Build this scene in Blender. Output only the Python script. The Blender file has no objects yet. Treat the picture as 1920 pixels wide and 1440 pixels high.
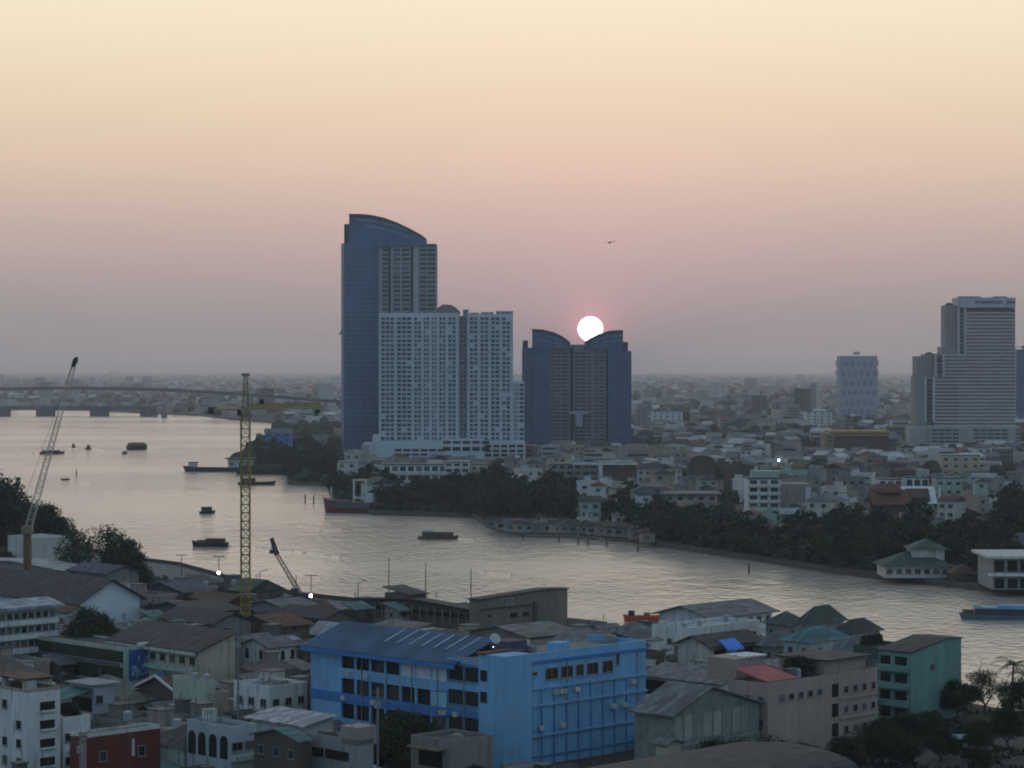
import bpy, bmesh, math, random
from mathutils import Vector, Matrix, geometry
R = math.radians
sc = bpy.context.scene
col = sc.collection
random.seed(7)
# ---------------- camera ----------------
F, HOR, CAMZ = 4517.0, 690.0, 65.0          # focal length in photo pixels, horizon row, eye height
cam = bpy.data.objects.new('camera', bpy.data.cameras.new('camera')); col.objects.link(cam)
cam.data.sensor_width = 36; cam.data.lens = 36 * F / 1920
cam.location = (0, 0, CAMZ); cam.rotation_euler = (R(90) - math.atan(30 / F), 0, 0)
cam.data.clip_start = 1; cam.data.clip_end = 120000
sc.camera = cam
# ---------------- sky, sun, exposure ----------------
SUN_EL, SUN_AZ = math.atan((HOR - 617) / F), math.atan((1107 - 960) / F)   # az from +Y towards +X
w = bpy.data.worlds.new('World'); sc.world = w; w.use_nodes = True
nt = w.node_tree; N = nt.nodes; L = nt.links; N.clear()
def nd(t, **k):
    n = N.new(t)
    for a, b in k.items(): setattr(n, a, b)
    return n
def mth(op, a, b=None, c=None, clamp=False):
    n = nd('ShaderNodeMath', operation=op, use_clamp=clamp)
    for i, v in enumerate((a, b, c)):
        if v is None: continue
        if isinstance(v, (int, float)): n.inputs[i].default_value = v
        else: L.new(v, n.inputs[i])
    return n.outputs[0]
sky = nd('ShaderNodeTexSky', sky_type='NISHITA', sun_disc=False)
sky.sun_elevation = R(3.0); sky.sun_rotation = SUN_AZ
sky.air_density = 1.6; sky.dust_density = 6.0; sky.ozone_density = 2.0
tc = nd('ShaderNodeTexCoord'); sep = nd('ShaderNodeSeparateXYZ'); L.new(tc.outputs['Generated'], sep.inputs[0])
def lin(c): return tuple(((v / 255) / 12.92 if v <= 10 else ((v / 255 + .055) / 1.055) ** 2.4) for v in c) + (1,)
# dusty western sky: colour by elevation
z = sep.outputs['Z']
ramp = nd('ShaderNodeValToRGB'); L.new(mth('MULTIPLY', z, 1.0, clamp=True), ramp.inputs[0])
stops = [(0.0, (140,139,139)), (.02, (158,151,150)), (.042, (184,166,162)), (.065, (208,184,171)), (.085, (227,201,179)),
         (.105, (236,213,185)), (.13, (245,227,197)), (.155, (251,238,208)), (.25, (252,244,220)), (.5, (212,212,208)), (1.0, (125,144,166))]
cr = ramp.color_ramp
cr.elements[0].position, cr.elements[0].color = stops[0][0], lin(stops[0][1])
cr.elements[1].position, cr.elements[1].color = stops[-1][0], lin(stops[-1][1])
for p, c in stops[1:-1]: cr.elements.new(p).color = lin(c)
# how far from the sun's azimuth
sd = Vector((math.sin(SUN_AZ) * math.cos(SUN_EL), math.cos(SUN_AZ) * math.cos(SUN_EL), math.sin(SUN_EL)))
dot = nd('ShaderNodeVectorMath', operation='DOT_PRODUCT'); L.new(tc.outputs['Generated'], dot.inputs[0]); dot.inputs[1].default_value = sd
dv = dot.outputs['Value']
west = nd('ShaderNodeMapRange', interpolation_type='SMOOTHSTEP'); L.new(dv, west.inputs[0])
west.inputs[1].default_value = -0.35; west.inputs[2].default_value = 0.92
skm = nd('ShaderNodeMix', data_type='RGBA', blend_type='MULTIPLY'); skm.inputs[0].default_value = 1.0
L.new(sky.outputs[0], skm.inputs[6]); skm.inputs[7].default_value = (.1, .1, .1, 1)          # Nishita at strength 0.1
east = nd('ShaderNodeMix', data_type='RGBA'); east.inputs[0].default_value = 0.75
L.new(skm.outputs[2], east.inputs[6]); east.inputs[7].default_value = lin((152, 184, 212))
mix = nd('ShaderNodeMix', data_type='RGBA'); L.new(west.outputs[0], mix.inputs[0]); L.new(east.outputs[2], mix.inputs[6]); L.new(ramp.outputs[0], mix.inputs[7])
# reddish aureole round the sun
ang = mth('ARCCOSINE', dv)
g1 = mth('POWER', 2.718, mth('MULTIPLY', ang, -1 / R(5.5))); g2 = mth('POWER', 2.718, mth('MULTIPLY', ang, -1 / R(.38)))
glow = nd('ShaderNodeCombineXYZ')
L.new(mth('ADD', mth('MULTIPLY', g1, .165), mth('MULTIPLY', g2, .8)), glow.inputs[0])
L.new(mth('ADD', mth('MULTIPLY', g1, .045), mth('MULTIPLY', g2, .16)), glow.inputs[1])
L.new(mth('ADD', mth('MULTIPLY', g1, .06), mth('MULTIPLY', g2, .20)), glow.inputs[2])
add = nd('ShaderNodeMix', data_type='RGBA', blend_type='ADD'); add.inputs[0].default_value = 1
L.new(mix.outputs[2], add.inputs[6]); L.new(glow.outputs[0], add.inputs[7])
bg = nd('ShaderNodeBackground'); L.new(add.outputs[2], bg.inputs[0]); bg.inputs[1].default_value = 1.0
wo = nd('ShaderNodeOutputWorld'); L.new(bg.outputs[0], wo.inputs[0])
w.cycles.sampling_method = 'MANUAL'; w.cycles.sample_map_resolution = 512
sl = bpy.data.objects.new('sunlight', bpy.data.lights.new('sunlight', 'SUN')); col.objects.link(sl)
sl.data.energy = 0.5; sl.data.angle = R(.6); sl.data.color = (1, .55, .38)
sl.rotation_euler = (-sd).to_track_quat('-Z', 'Y').to_euler()
sc.view_settings.view_transform = 'Standard'; sc.view_settings.look = 'None'
sc.view_settings.exposure = 0; sc.view_settings.gamma = 1; sc.view_settings.use_curve_mapping = False
sc.cycles.max_bounces = 3; sc.cycles.diffuse_bounces = 2; sc.cycles.glossy_bounces = 2; sc.cycles.volume_bounces = 0
sc.cycles.transmission_bounces = 1; sc.cycles.transparent_max_bounces = 4
sc.cycles.use_denoising = True; sc.cycles.filter_width = 1.9
sc.cycles.use_adaptive_sampling = True; sc.cycles.adaptive_threshold = 0.02
# ---------------- helpers ----------------
def X(px, D): return (px - 960) * D / F
def Z(py, D): return CAMZ - (py - HOR) * D / F
def at(px, py, z=0.0):
    D = (CAMZ - z) * F / (py - HOR); return Vector((X(px, D), D, z))
MATS = {}
def mat(name, rgb, rough=.85, var=.25, scale=.35, streak=False, metal=0, spec=.3, bump=0.0, grime=.0):
    if name in MATS: return MATS[name]
    m = bpy.data.materials.new(name); m.use_nodes = True; t = m.node_tree; n = t.nodes; l = t.links
    b = n['Principled BSDF']; b.inputs['Roughness'].default_value = rough; b.inputs['Metallic'].default_value = metal
    b.inputs['Specular IOR Level'].default_value = spec
    tcn = n.new('ShaderNodeTexCoord'); mp = n.new('ShaderNodeMapping'); l.new(tcn.outputs['Object'], mp.inputs[0])
    mp.inputs['Scale'].default_value = (1, 1, .15) if streak else (1, 1, 1)
    nz = n.new('ShaderNodeTexNoise'); nz.inputs['Scale'].default_value = scale; nz.inputs['Detail'].default_value = 6; nz.inputs['Roughness'].default_value = .65
    l.new(mp.outputs[0], nz.inputs[0])
    rp = n.new('ShaderNodeMapRange'); l.new(nz.outputs[0], rp.inputs[0]); rp.inputs[1].default_value = .3; rp.inputs[2].default_value = .7
    rp.inputs[3].default_value = 1 - var; rp.inputs[4].default_value = 1 + var * .6
    mx = n.new('ShaderNodeVectorMath'); mx.operation = 'SCALE'; mx.inputs[0].default_value = rgb; l.new(rp.outputs[0], mx.inputs['Scale'])
    out = mx.outputs[0]
    if grime:      # rain stains with a shape of their own
        n2 = n.new('ShaderNodeTexNoise'); n2.inputs['Scale'].default_value = 1.1; n2.inputs['Detail'].default_value = 4; l.new(mp.outputs[0], n2.inputs[0])
        r2 = n.new('ShaderNodeMapRange'); l.new(n2.outputs[0], r2.inputs[0]); r2.inputs[1].default_value = .55; r2.inputs[2].default_value = .72; r2.inputs[4].default_value = grime
        g = n.new('ShaderNodeMix'); g.data_type = 'RGBA'; l.new(r2.outputs[0], g.inputs[0]); l.new(out, g.inputs[6]); g.inputs[7].default_value = (.07, .065, .055, 1)
        out = g.outputs[2]
    l.new(out, b.inputs['Base Color'])
    if bump:
        bp = n.new('ShaderNodeBump'); bp.inputs['Strength'].default_value = bump; l.new(nz.outputs[0], bp.inputs['Height']); l.new(bp.outputs[0], b.inputs['Normal'])
    MATS[name] = m; return m
def emis(name, rgb, s):
    if name in MATS: return MATS[name]
    m = bpy.data.materials.new(name); m.use_nodes = True; b = m.node_tree.nodes['Principled BSDF']
    b.inputs['Base Color'].default_value = (*rgb, 1); b.inputs['Emission Color'].default_value = (*rgb, 1); b.inputs['Emission Strength'].default_value = s
    MATS[name] = m; return m
class MB:
    def __init__(s): s.v = []; s.f = []; s.m = []
    def quad(s, *ps, m=0):
        i = len(s.v); s.v += [tuple(p) for p in ps]; s.f.append(tuple(range(i, i + len(ps)))); s.m.append(m); return s
    def box(s, x0, x1, y0, y1, z0, z1, m=0):
        i = len(s.v); s.v += [(x, y, z) for z in (z0, z1) for x, y in ((x0, y0), (x1, y0), (x1, y1), (x0, y1))]
        for q in ((0,3,2,1),(4,5,6,7),(0,1,5,4),(1,2,6,5),(2,3,7,6),(3,0,4,7)): s.f.append(tuple(i + k for k in q)); s.m.append(m)
        return s
    def prism(s, pts, axis, a, b, m=0):
        """2D profile pts extruded between a and b along axis ('x': pts=(y,z); 'y': pts=(x,z); 'z': pts=(x,y))"""
        def P(p, t): return {'x': (t, p[0], p[1]), 'y': (p[0], t, p[1]), 'z': (p[0], p[1], t)}[axis]
        i = len(s.v); n = len(pts); s.v += [P(p, a) for p in pts] + [P(p, b) for p in pts]
        s.f += [tuple(i + k for k in range(n))[::-1], tuple(i + n + k for k in range(n))]; s.m += [m, m]
        for k in range(n): s.f.append((i + k, i + (k + 1) % n, i + n + (k + 1) % n, i + n + k)); s.m.append(m)
        return s
    def tube(s, p, q, r0, r1=None, n=6, m=0):
        r1 = r0 if r1 is None else r1; p = Vector(p); q = Vector(q); d = (q - p); 
        if d.length < 1e-6: return s
        d.normalize(); u = d.orthogonal().normalized(); w_ = d.cross(u); i = len(s.v)
        for c, r in ((p, r0), (q, r1)):
            for k in range(n):
                a = 2 * math.pi * k / n; s.v.append(tuple(c + u * (r * math.cos(a)) + w_ * (r * math.sin(a))))
        for k in range(n): s.f.append((i + k, i + (k + 1) % n, i + n + (k + 1) % n, i + n + k)); s.m.append(m)
        s.f += [tuple(i + k for k in range(n))[::-1], tuple(i + n + k for k in range(n))]; s.m += [m, m]; return s
    def bar(s, p, q, w_, m=0): return s.tube(p, q, w_ * .7, n=4, m=m)
    def dome(s, c, r, rz, n=10, k=4, m=0, low=0.0):
        rows = []; 
        for j in range(k + 1):
            t = low + (math.pi / 2 - low) * j / k; rr = r * math.cos(t); i = len(s.v)
            s.v += [(c[0] + rr * math.cos(2*math.pi*q/n), c[1] + rr * math.sin(2*math.pi*q/n), c[2] + rz * math.sin(t)) for q in range(n)]; rows.append(i)
        for j in range(k):
            for q in range(n): s.f.append((rows[j] + q, rows[j] + (q+1) % n, rows[j+1] + (q+1) % n, rows[j+1] + q)); s.m.append(m)
        return s
    def mesh(s, name, mats, smooth=False):
        me = bpy.data.meshes.new(name); me.from_pydata(s.v, [], s.f)
        for x in (mats if isinstance(mats, (list, tuple)) else [mats]): me.materials.append(x)
        me.polygons.foreach_set('material_index', s.m)
        if smooth: me.polygons.foreach_set('use_smooth', [True] * len(s.f))
        me.update(); return me
    def build(s, name, mats, parent=None, loc=None, rz=None, smooth=False):
        return obj(name, s.mesh(name, mats, smooth), parent, loc, rz)
def obj(name, me, parent=None, loc=None, rz=None):
    o = bpy.data.objects.new(name, me); col.objects.link(o)
    if parent: o.parent = parent
    if loc is not None: o.location = loc
    if rz is not None: o.rotation_euler = (0, 0, rz)
    return o
def tag(o, label=None, cat=None, group=None, kind=None):
    for k, v in (('label', label), ('category', cat), ('group', group), ('kind', kind)):
        if v: o[k] = v
    return o
def thing(name, label, cat, loc=(0, 0, 0), rz=0.0, group=None):
    return tag(obj(name, None, None, loc, rz), label, cat, group)
def copy_tree(o, parent=None):
    c = o.copy(); col.objects.link(c); c.parent = parent
    for ch in CH.get(o.name, []) or list(o.children): copy_tree(ch, c)
    return c
CH = {}
# palette (real base colours)
C = dict(white=(.62,.64,.62), offwhite=(.50,.51,.47), cream=(.46,.43,.33), beige=(.36,.30,.24), mauve=(.30,.25,.24), pgreen=(.36,.46,.40),
         grey=(.26,.27,.27), dgrey=(.11,.115,.12), conc=(.22,.215,.20), brown=(.11,.085,.065), rust=(.11,.055,.04), rtile=(.15,.06,.045),
         groof=(.055,.09,.075), broof=(.05,.075,.12), lroof=(.33,.36,.38), mroof=(.135,.15,.165), droof=(.05,.054,.06), blue=(.07,.22,.50), teal=(.07,.17,.18), pink=(.42,.28,.25), yellow=(.45,.33,.09))
def wm(k): return mat('wall_' + k, C[k], .9, .22, .5, streak=True, grime=.6)
def rm(k):
    if 'roof_' + k in MATS: return MATS['roof_' + k]
    m = mat('roof_' + k, C[k], .75, .35, .6, spec=.25, grime=.35); t = m.node_tree; n = t.nodes; l = t.links; b = n['Principled BSDF']
    src = b.inputs['Base Color'].links[0].from_socket; tcn = n.new('ShaderNodeTexCoord'); br = n.new('ShaderNodeTexBrick'); l.new(tcn.outputs['Object'], br.inputs[0])
    br.inputs['Scale'].default_value = 1; br.inputs['Brick Width'].default_value = 2.6; br.inputs['Row Height'].default_value = 1.1; br.inputs['Mortar Size'].default_value = .05
    br.inputs['Color1'].default_value = (.62, .62, .62, 1); br.inputs['Color2'].default_value = (1.25, 1.25, 1.25, 1); br.inputs['Mortar'].default_value = (.45, .45, .45, 1); br.offset = .37
    mx = n.new('ShaderNodeMix'); mx.data_type = 'RGBA'; mx.blend_type = 'MULTIPLY'; mx.inputs[0].default_value = 1; l.new(src, mx.inputs[6]); l.new(br.outputs[0], mx.inputs[7]); l.new(mx.outputs[2], b.inputs['Base Color'])
    return m
GLASS = mat('window_glass', (.012, .016, .02), .3, .4, .4, spec=.25)
DARK = mat('opening_shade', (.012, .012, .012), .9, .3, 1)  # black panels on solid walls; the inner shade of openings is in the colour
FRAME = mat('window_frame', (.25, .25, .24), .8)
CONC = wm('conc')
# ---------------- the setting: water, ground ----------------
m = bpy.data.materials.new('river_water'); m.use_nodes = True; t = m.node_tree; n = t.nodes; l = t.links; b = n['Principled BSDF']
b.inputs['Base Color'].default_value = (.56, .47, .40, 1); b.inputs['Roughness'].default_value = .12; b.inputs['IOR'].default_value = 1.5
tcn = n.new('ShaderNodeTexCoord')
def wnoise(sx, sy, scale, det=3, rz=0.0):
    mp = n.new('ShaderNodeMapping'); l.new(tcn.outputs['Object'], mp.inputs[0]); mp.inputs['Scale'].default_value = (sx, sy, 1); mp.inputs['Rotation'].default_value = (0, 0, rz)
    z_ = n.new('ShaderNodeTexNoise'); z_.inputs['Scale'].default_value = scale; z_.inputs['Detail'].default_value = det; l.new(mp.outputs[0], z_.inputs[0]); return z_.outputs[0]
def bumpn(h, dist, stren, prev=None):
    bp = n.new('ShaderNodeBump'); bp.inputs['Distance'].default_value = dist; bp.inputs['Strength'].default_value = stren; l.new(h, bp.inputs['Height'])
    if prev: l.new(prev, bp.inputs['Normal'])
    return bp.outputs[0]
b1 = bumpn(wnoise(1, .6, .40, 6, .3), 1.05, 1.0)
b2 = bumpn(wnoise(1, .5, .13, 3, -.2), .75, 1.0, b1)
l.new(b2, b.inputs['Normal'])
big = wnoise(.4, 1, .006, 3); rr = n.new('ShaderNodeMapRange'); l.new(big, rr.inputs[0]); rr.inputs[1].default_value = .35; rr.inputs[2].default_value = .65; rr.inputs[3].default_value = .07; rr.inputs[4].default_value = .2
l.new(rr.outputs[0], b.inputs['Roughness'])
calm = n.new('ShaderNodeMapRange'); l.new(wnoise(1, .35, .012, 5, .35), calm.inputs[0]); calm.inputs[1].default_value = .38; calm.inputs[2].default_value = .62; calm.inputs[3].default_value = .3; calm.inputs[4].default_value = 1.0
for q_ in n:
    if q_.type == 'BUMP' and not q_.inputs['Normal'].is_linked: l.new(calm.outputs[0], q_.inputs['Strength'])
WATER = m
MB().quad((-3500, 300, 0), (6000, 300, 0), (6000, 6000, 0), (-3500, 6000, 0)).build('water', WATER)
tag(bpy.data.objects['water'], kind='structure')
def land(name, pts, z1, m_, z0=-1.0):
    mb = MB(); tri = geometry.tessellate_polygon([[Vector((p[0], p[1], 0)) for p in pts]])
    mb.v = [(p[0], p[1], z1) for p in pts] + [(p[0], p[1], z0) for p in pts]; k = len(pts)
    for a in tri: mb.f.append(tuple(a)); mb.m.append(0)
    for i in range(k): mb.f.append((i, (i + 1) % k, k + (i + 1) % k, k + i)); mb.m.append(1)
    me = mb.mesh(name, [m_, mat('embankment_concrete', (.09, .085, .075), .9, .4, .3)]); bm = bmesh.new(); bm.from_mesh(me)
    bmesh.ops.recalc_face_normals(bm, faces=bm.faces); bm.to_mesh(me); bm.free()
    return tag(obj(name, me), kind='structure')
GROUND = mat('ground_earth', (.05, .05, .04), .95, .5, .03)
FARSHORE_PX = [(2150,1145),(1920,1117),(1800,1104),(1560,1076),(1400,1050),(1230,1025),(1190,1012),(1070,1003),(960,1001),(918,992),(885,971),(780,968),(700,966),(625,948),(612,912),(540,909),(535,888),(500,886),(445,878),(440,866),(470,842),(482,826),(520,808),(560,806),(620,804),(622,800),(545,797),(480,791),(430,787),(380,780),(300,777),(200,771),(80,769),(0,768),(-300,766),(-1500,766)]
far_pts = [at(*p) for p in FARSHORE_PX]
far_poly = [(4000, 500)] + [(p.x, p.y) for p in far_pts] + [(-30000, 4000), (-30000, 30000), (30000, 30000), (30000, 500)]
land('ground', far_poly, 2.0, GROUND)
NEAR_PX = [(-900,1000),(-200,1004),(0,1012),(130,1036),(235,1058),(340,1072),(460,1106),(560,1130),(700,1146),(900,1172),(1060,1186),(1240,1200),(1500,1232),(1650,1275),(1800,1335),(1900,1353),(2100,1368),(2600,1400)]
near_pts = [at(*p) for p in NEAR_PX]
near_poly = [(p.x, p.y) for p in near_pts] + [(300, -200), (-400, -200)]
land('ground', near_poly, 2.0, GROUND).name = 'ground.001'
def inpoly(x, y, poly):
    c = False; j = len(poly) - 1
    for i in range(len(poly)):
        a, b_ = poly[i], poly[j]
        if (a[1] > y) != (b_[1] > y) and x < (b_[0] - a[0]) * (y - a[1]) / (b_[1] - a[1]) + a[0]: c = not c
        j = i
    return c
# the setting sun, far beyond everything
SUNM = emis('sun_surface', (1, .80, .76), 6.0)
su = bpy.data.objects.new('sun', None)
bm = bmesh.new(); bmesh.ops.create_uvsphere(bm, u_segments=48, v_segments=24, radius=60000 * 23.6 / F)
me = bpy.data.meshes.new('sun'); bm.to_mesh(me); bm.free(); me.materials.append(SUNM)
so = obj('sun', me, None, Vector((0, 0, CAMZ)) + sd * 60000)
tag(so, 'glowing white setting sun half hidden behind the roof of the twin towers', 'sun')
# ---------------- label helper: nearest landmark, side, order ----------------
ORD = ['nearest','second','third','fourth','fifth','sixth','seventh','eighth','ninth','tenth','eleventh','twelfth','thirteenth','fourteenth','fifteenth','sixteenth','seventeenth','eighteenth','nineteenth','twentieth']
LM = []       # (px, py, phrase)
PENDING = []  # (object, px, py, description, noun)
def PX(o_loc): return 960 + o_loc[0] * F / o_loc[1], HOR + (CAMZ - o_loc[2]) * F / o_loc[1]
def later(o, desc, noun): PENDING.append((o, *PX(o.location), desc, noun))
def flush_labels():
    g = {}
    for it in PENDING:
        o, px, py, desc, noun = it
        lm = min(LM, key=lambda q: (q[0] - px) ** 2 + 2.2 * (q[1] - py) ** 2)
        dx, dy = px - lm[0], (py - lm[1]) * 1.3
        side = ('right of' if dx > 0 else 'left of') if abs(dx) >= abs(dy) else ('in front of' if dy > 0 else 'behind')
        g.setdefault((desc, noun, lm[2], side), []).append((math.hypot(dx, dy), o))
    for (desc, noun, ph, side), its in g.items():
        its.sort(key=lambda q: q[0])
        for i, (d, o) in enumerate(its):
            o['label'] = (f"{desc} {noun} {side} {ph}" if len(its) == 1 else f"{ORD[min(i, 19)]} {desc} {noun} {side} {ph}")
# ---------------- windows ----------------
WM = {}
GLASSES = [GLASS, GLASS, mat('window_glass_blue', (.03, .05, .07), .25, .4, .4, spec=.4), mat('window_curtain', (.13, .12, .10), .6, .4, .8), GLASS, mat('window_shutter', (.07, .075, .07), .6, .4, .8)]
def winmesh(w_, h, gm=None, fm=None, d=.12):
    """window on a wall whose outward normal is -y, centred on its lower edge"""
    gm = gm or random.choice(GLASSES); k = (round(w_, 2), round(h, 2), (gm or GLASS).name, (fm or FRAME).name)
    if k not in WM:
        b_ = MB(); f = min(.09, w_ * .08)
        b_.box(-w_/2 + f, w_/2 - f, -d * .5, .02, f, h - f, 0)
        b_.box(-w_/2, -w_/2 + f, -d, .02, 0, h, 1); b_.box(w_/2 - f, w_/2, -d, .02, 0, h, 1)
        b_.box(-w_/2 + f, w_/2 - f, -d, .02, h - f, h, 1); b_.box(-w_/2 - .1, w_/2 + .1, -d * 1.8, .02, -.1, 0, 1)
        if w_ > 1.3: b_.box(-.03, .03, -d * .8, .02, f, h - f, 1)
        WM[k] = b_.mesh('window', [gm or GLASS, fm or FRAME])
    return WM[k]
TWV = [mat('tower_window_pale', (.12, .15, .17), .4, .5, .1), mat('tower_window_blue', (.04, .10, .16), .35, .5, .1)]
def cells(root, cs, gm, name='window', d=.3, most=100):
    """(x, z, w, h) openings on the plane y=y0: up to 100 as parts of their own, the rest as one"""
    cs = sorted(cs, key=lambda c: -c[2] * c[3]); cache = {}
    for c in cs[:most]:
        g_ = gm if gm is DARK or random.random() < .78 else random.choice(TWV); k = (round(c[2], 1), round(c[3], 1), g_.name)
        if k not in cache:
            cache[k] = MB().box(-c[2]/2, c[2]/2, -d, .1, 0, c[3]).mesh(name, g_)
        obj(name, cache[k], root, (c[0], c[4] if len(c) > 4 else 0, c[1]))
    if len(cs) > most:
        b_ = MB()
        for c in cs[most:]:
            y = c[4] if len(c) > 4 else 0; b_.box(c[0] - c[2]/2, c[0] + c[2]/2, y - d, y + .1, c[1], c[1] + c[3], random.choice((0, 0, 0, 0, 1, 2)))
        tag(b_.build(name, [gm] + TWV, root), kind='stuff')
class TW:
    """local frame facing the camera: photo columns and rows to metres at distance D"""
    def __init__(s, name, label, cat, px0, D, group=None):
        s.D = D; s.px0 = px0; s.root = thing(name, label, cat, (X(px0, D), D, 2.0), 0, group)
    def x(s, px): return X(px, s.D) - X(s.px0, s.D)
    def z(s, py): return Z(py, s.D) - 2.0
GB = mat('tower_glass_blue', (.028, .105, .22), .35, .35, .08, spec=.5)
GB2 = mat('tower_glass_teal', (.035, .072, .12), .35, .3, .08, spec=.5)
SLAB = mat('tower_slab_edge', (.13, .19, .26), .8, .3, .2)
TWH = mat('tower_white_concrete', (.54, .59, .62), .9, .12, .06)
TGR = mat('tower_grey_concrete', (.25, .28, .30), .9, .15, .06)
TBR = mat('tower_taupe_concrete', (.23, .215, .25), .9, .15, .06)
TWN = mat('tower_window', (.022, .045, .07), .4, .7, .15, spec=.4)
TDK = mat('tower_dark_slate', (.04, .05, .07), .8, .2, .2)  # one dark tone for grooves, stair cores, fins, bands and roof domes
# ---- tall blue glass tower with the curved top ----
T = TW('skyscraper', 'tallest tower, blue glass with a curved sloping roof, behind the white apartment slab', 'skyscraper', 640, 1725)
x, z = T.x, T.z
pl = [(x(638), 16), (x(639), 6), (x(645), 0), (x(660), -3), (x(680), -4), (x(700), -3), (x(708), 0), (x(708), 30), (x(642), 30)]
b_ = MB().prism(pl, 'z', 0, z(456), 0)
for k in range(52):
    h = 3 + k * 3.25
    if h < z(460): b_.prism([(p[0] + (-.35 if p[0] < x(650) else 0), p[1] - .45) for p in pl[:7]] + [(x(708), 2), (x(642), 18)], 'z', h, h + .7, 1)
b_.build('glass_wing', [GB, SLAB], T.root)
b_ = MB().box(x(708), x(729), 1.0, 30, 0, z(458)).box(x(733), x(770), 0, 30, 0, z(456)).box(x(774), x(818), 1, 30, 0, z(457))
b_.box(x(729), x(733), 3, 30, 0, z(460), 1).box(x(770), x(774), 3, 30, 0, z(460), 1)
b_.box(x(712), x(716), .2, 1, 0, z(456), 2).box(x(733), x(736), -.7, 0, 0, z(455), 2).box(x(751), x(753), -.7, 0, 0, z(455), 2).box(x(776), x(785), .4, 1, 0, z(457), 2)
b_.build('apartment_wing', [TGR, TDK, mat('tower_pale_pilaster', (.32,.37,.40), .9, .1, .1)], T.root)
cs = []
for k in range(50):
    h = 3.5 + k * 3.25
    if h > z(462): break
    for a, c, y in ((717, 728, 1), (738, 750, 0), (754, 768, 0), (787, 800, 1), (802, 816, 1)):
        cs.append(((x(a) + x(c)) / 2, h, x(c) - x(a), 1.75, y))
cells(T.root, cs, TWN, d=.25)
prof = [(655, 402), (675, 402), (697, 404), (720, 409), (745, 418), (770, 430), (790, 441), (799, 448), (800, 462), (655, 462)]
MB().prism([(x(a), z(c)) for a, c in prof], 'y', -1.5, 26).build('curved_crown', GB, T.root)
rim = prof[:8]; b_ = MB()
for (a, c), (e, f) in zip(rim, rim[1:]): b_.quad((x(a), -2.6, z(c) + .2), (x(e), -2.6, z(f) + .2), (x(e), 27, z(f) + .2), (x(a), 27, z(c) + .2)).quad((x(a), -2.6, z(c) + .2), (x(e), -2.6, z(f) + .2), (x(e), -2.6, z(f) - 1.8), (x(a), -2.6, z(c) - 1.8))
b_.build('roof_rim', mat('tower_dark_rim', (.05, .055, .07), .8), T.root)
for off, a0, a1 in ((9, 668, 775), (20, 683, 775)):
    b_ = MB(); pts = [(a, 402 + off + max(0, (a - 665)) ** 2 * .0021) for a in range(a0, a1 + 1, 12)]
    for (a, c), (e, f) in zip(pts, pts[1:]): b_.prism([(x(a), z(c)), (x(e), z(f)), (x(e), z(f) - .9), (x(a), z(c) - .9)], 'y', -2.1, -1.5)
    b_.build('crown_band', mat('tower_pale_band', (.20, .29, .38), .6), T.root)
MB().box(x(645), x(655), 2, 24, z(460), z(420)).build('stair_core', TDK, T.root)
MB().prism([(x(634), z(627)), (x(643), z(627)), (x(643), z(612))], 'y', 6, 14).build('side_fin', TDK, T.root)
# ---- white apartment slab ----
T = TW('apartment_tower', 'broad white apartment slab with a dense grid of windows, in front of the tallest tower', 'apartment tower', 710, 1640)
x, z = T.x, T.z
MB().box(x(712), x(860), 0, 26, 0, z(587)).box(x(877), x(962), 0, 26, 0, z(589)).build('wall', TWH, T.root)
MB().box(x(860), x(877), 3, 24, 0, z(592)).build('recess', TGR, T.root)
MB().box(x(962), x(983), 1.5, 24, 0, z(716)).build('stepped_wing', TWH, T.root)
pil = [712, 741.5, 774, 792, 807, 821, 838, 857, 878, 898, 918, 939, 959]
b_ = MB()
for p in pil: b_.box(x(p) - .45, x(p) + .45, -.8, 0, z(826), z(586))
b_.build('pilasters', mat('tower_white_trim', (.60, .65, .66), .9), T.root)
cs = []; bays = [(p + 2, q - 2) for p, q in zip(pil, pil[1:]) if (p, q) != (857, 878)] + [(863, 874), (963.5, 972), (974, 982)]
for k in range(28):
    h = z(600) - k * 3.02
    for a, c in bays:
        if a > 962 and h > z(722): continue
        n_ = 2 if c - a > 8 else 1
        if c - a > 22: n_ = 3
        wd = (x(c) - x(a)) / n_
        for j in range(n_):
            if random.random() < .04: continue
            cs.append((x(a) + wd * (j + .5), h, wd - (.9 if n_ > 1 else .2) * random.uniform(.7, 1.1), 1.6 + .35 * random.random(), 1.5 if a > 962 else (3 if a == 863 else 0)))
cells(T.root, cs, TWN, d=.2)
b_ = MB()
for k in range(30):
    h = z(600) - k * 3.02 - .35
    if h > 4: b_.box(x(714), x(857), -.5, 0, h, h + .28).box(x(880), x(958), -.5, 0, h, h + .28)
b_.build('balcony_slabs', mat('tower_white_trim', (.60, .65, .66)), T.root)
b_ = MB().box(x(706), x(908), -14, 4, 0, z(833)).box(x(706), x(830), -14, 4, z(833), z(828)).box(x(828), x(908), -12, 2, z(833), z(822)).box(x(905), x(985), -8, 2, 0, z(828)).box(x(700), x(714), -10, 6, 0, z(815)).box(x(694), x(700), -10, 4, 0, z(832))
b_.build('podium', TWH, T.root)
cs = []
for a in range(832, 905, 18): cs += [((x(a) + x(a + 14)) / 2, z(831), x(14 + a) - x(a), 1.8, -12), ((x(a) + x(a + 14)) / 2, z(844), x(14 + a) - x(a), 2.6, -14)]
for a in range(742, 825, 16): cs += [((x(a) + x(a + 13)) / 2, z(845), x(13 + a) - x(a), 1.6, -14), ((x(a) + x(a + 13)) / 2, z(853), x(13 + a) - x(a), 1.5, -14)]
for a in range(910, 980, 15):
    for q in (838, 847, 855): cs.append(((x(a) + x(a + 11)) / 2, z(q), x(11 + a) - x(a), 1.7, -8))
cells(T.root, cs, DARK, 'opening', d=.2)
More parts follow.
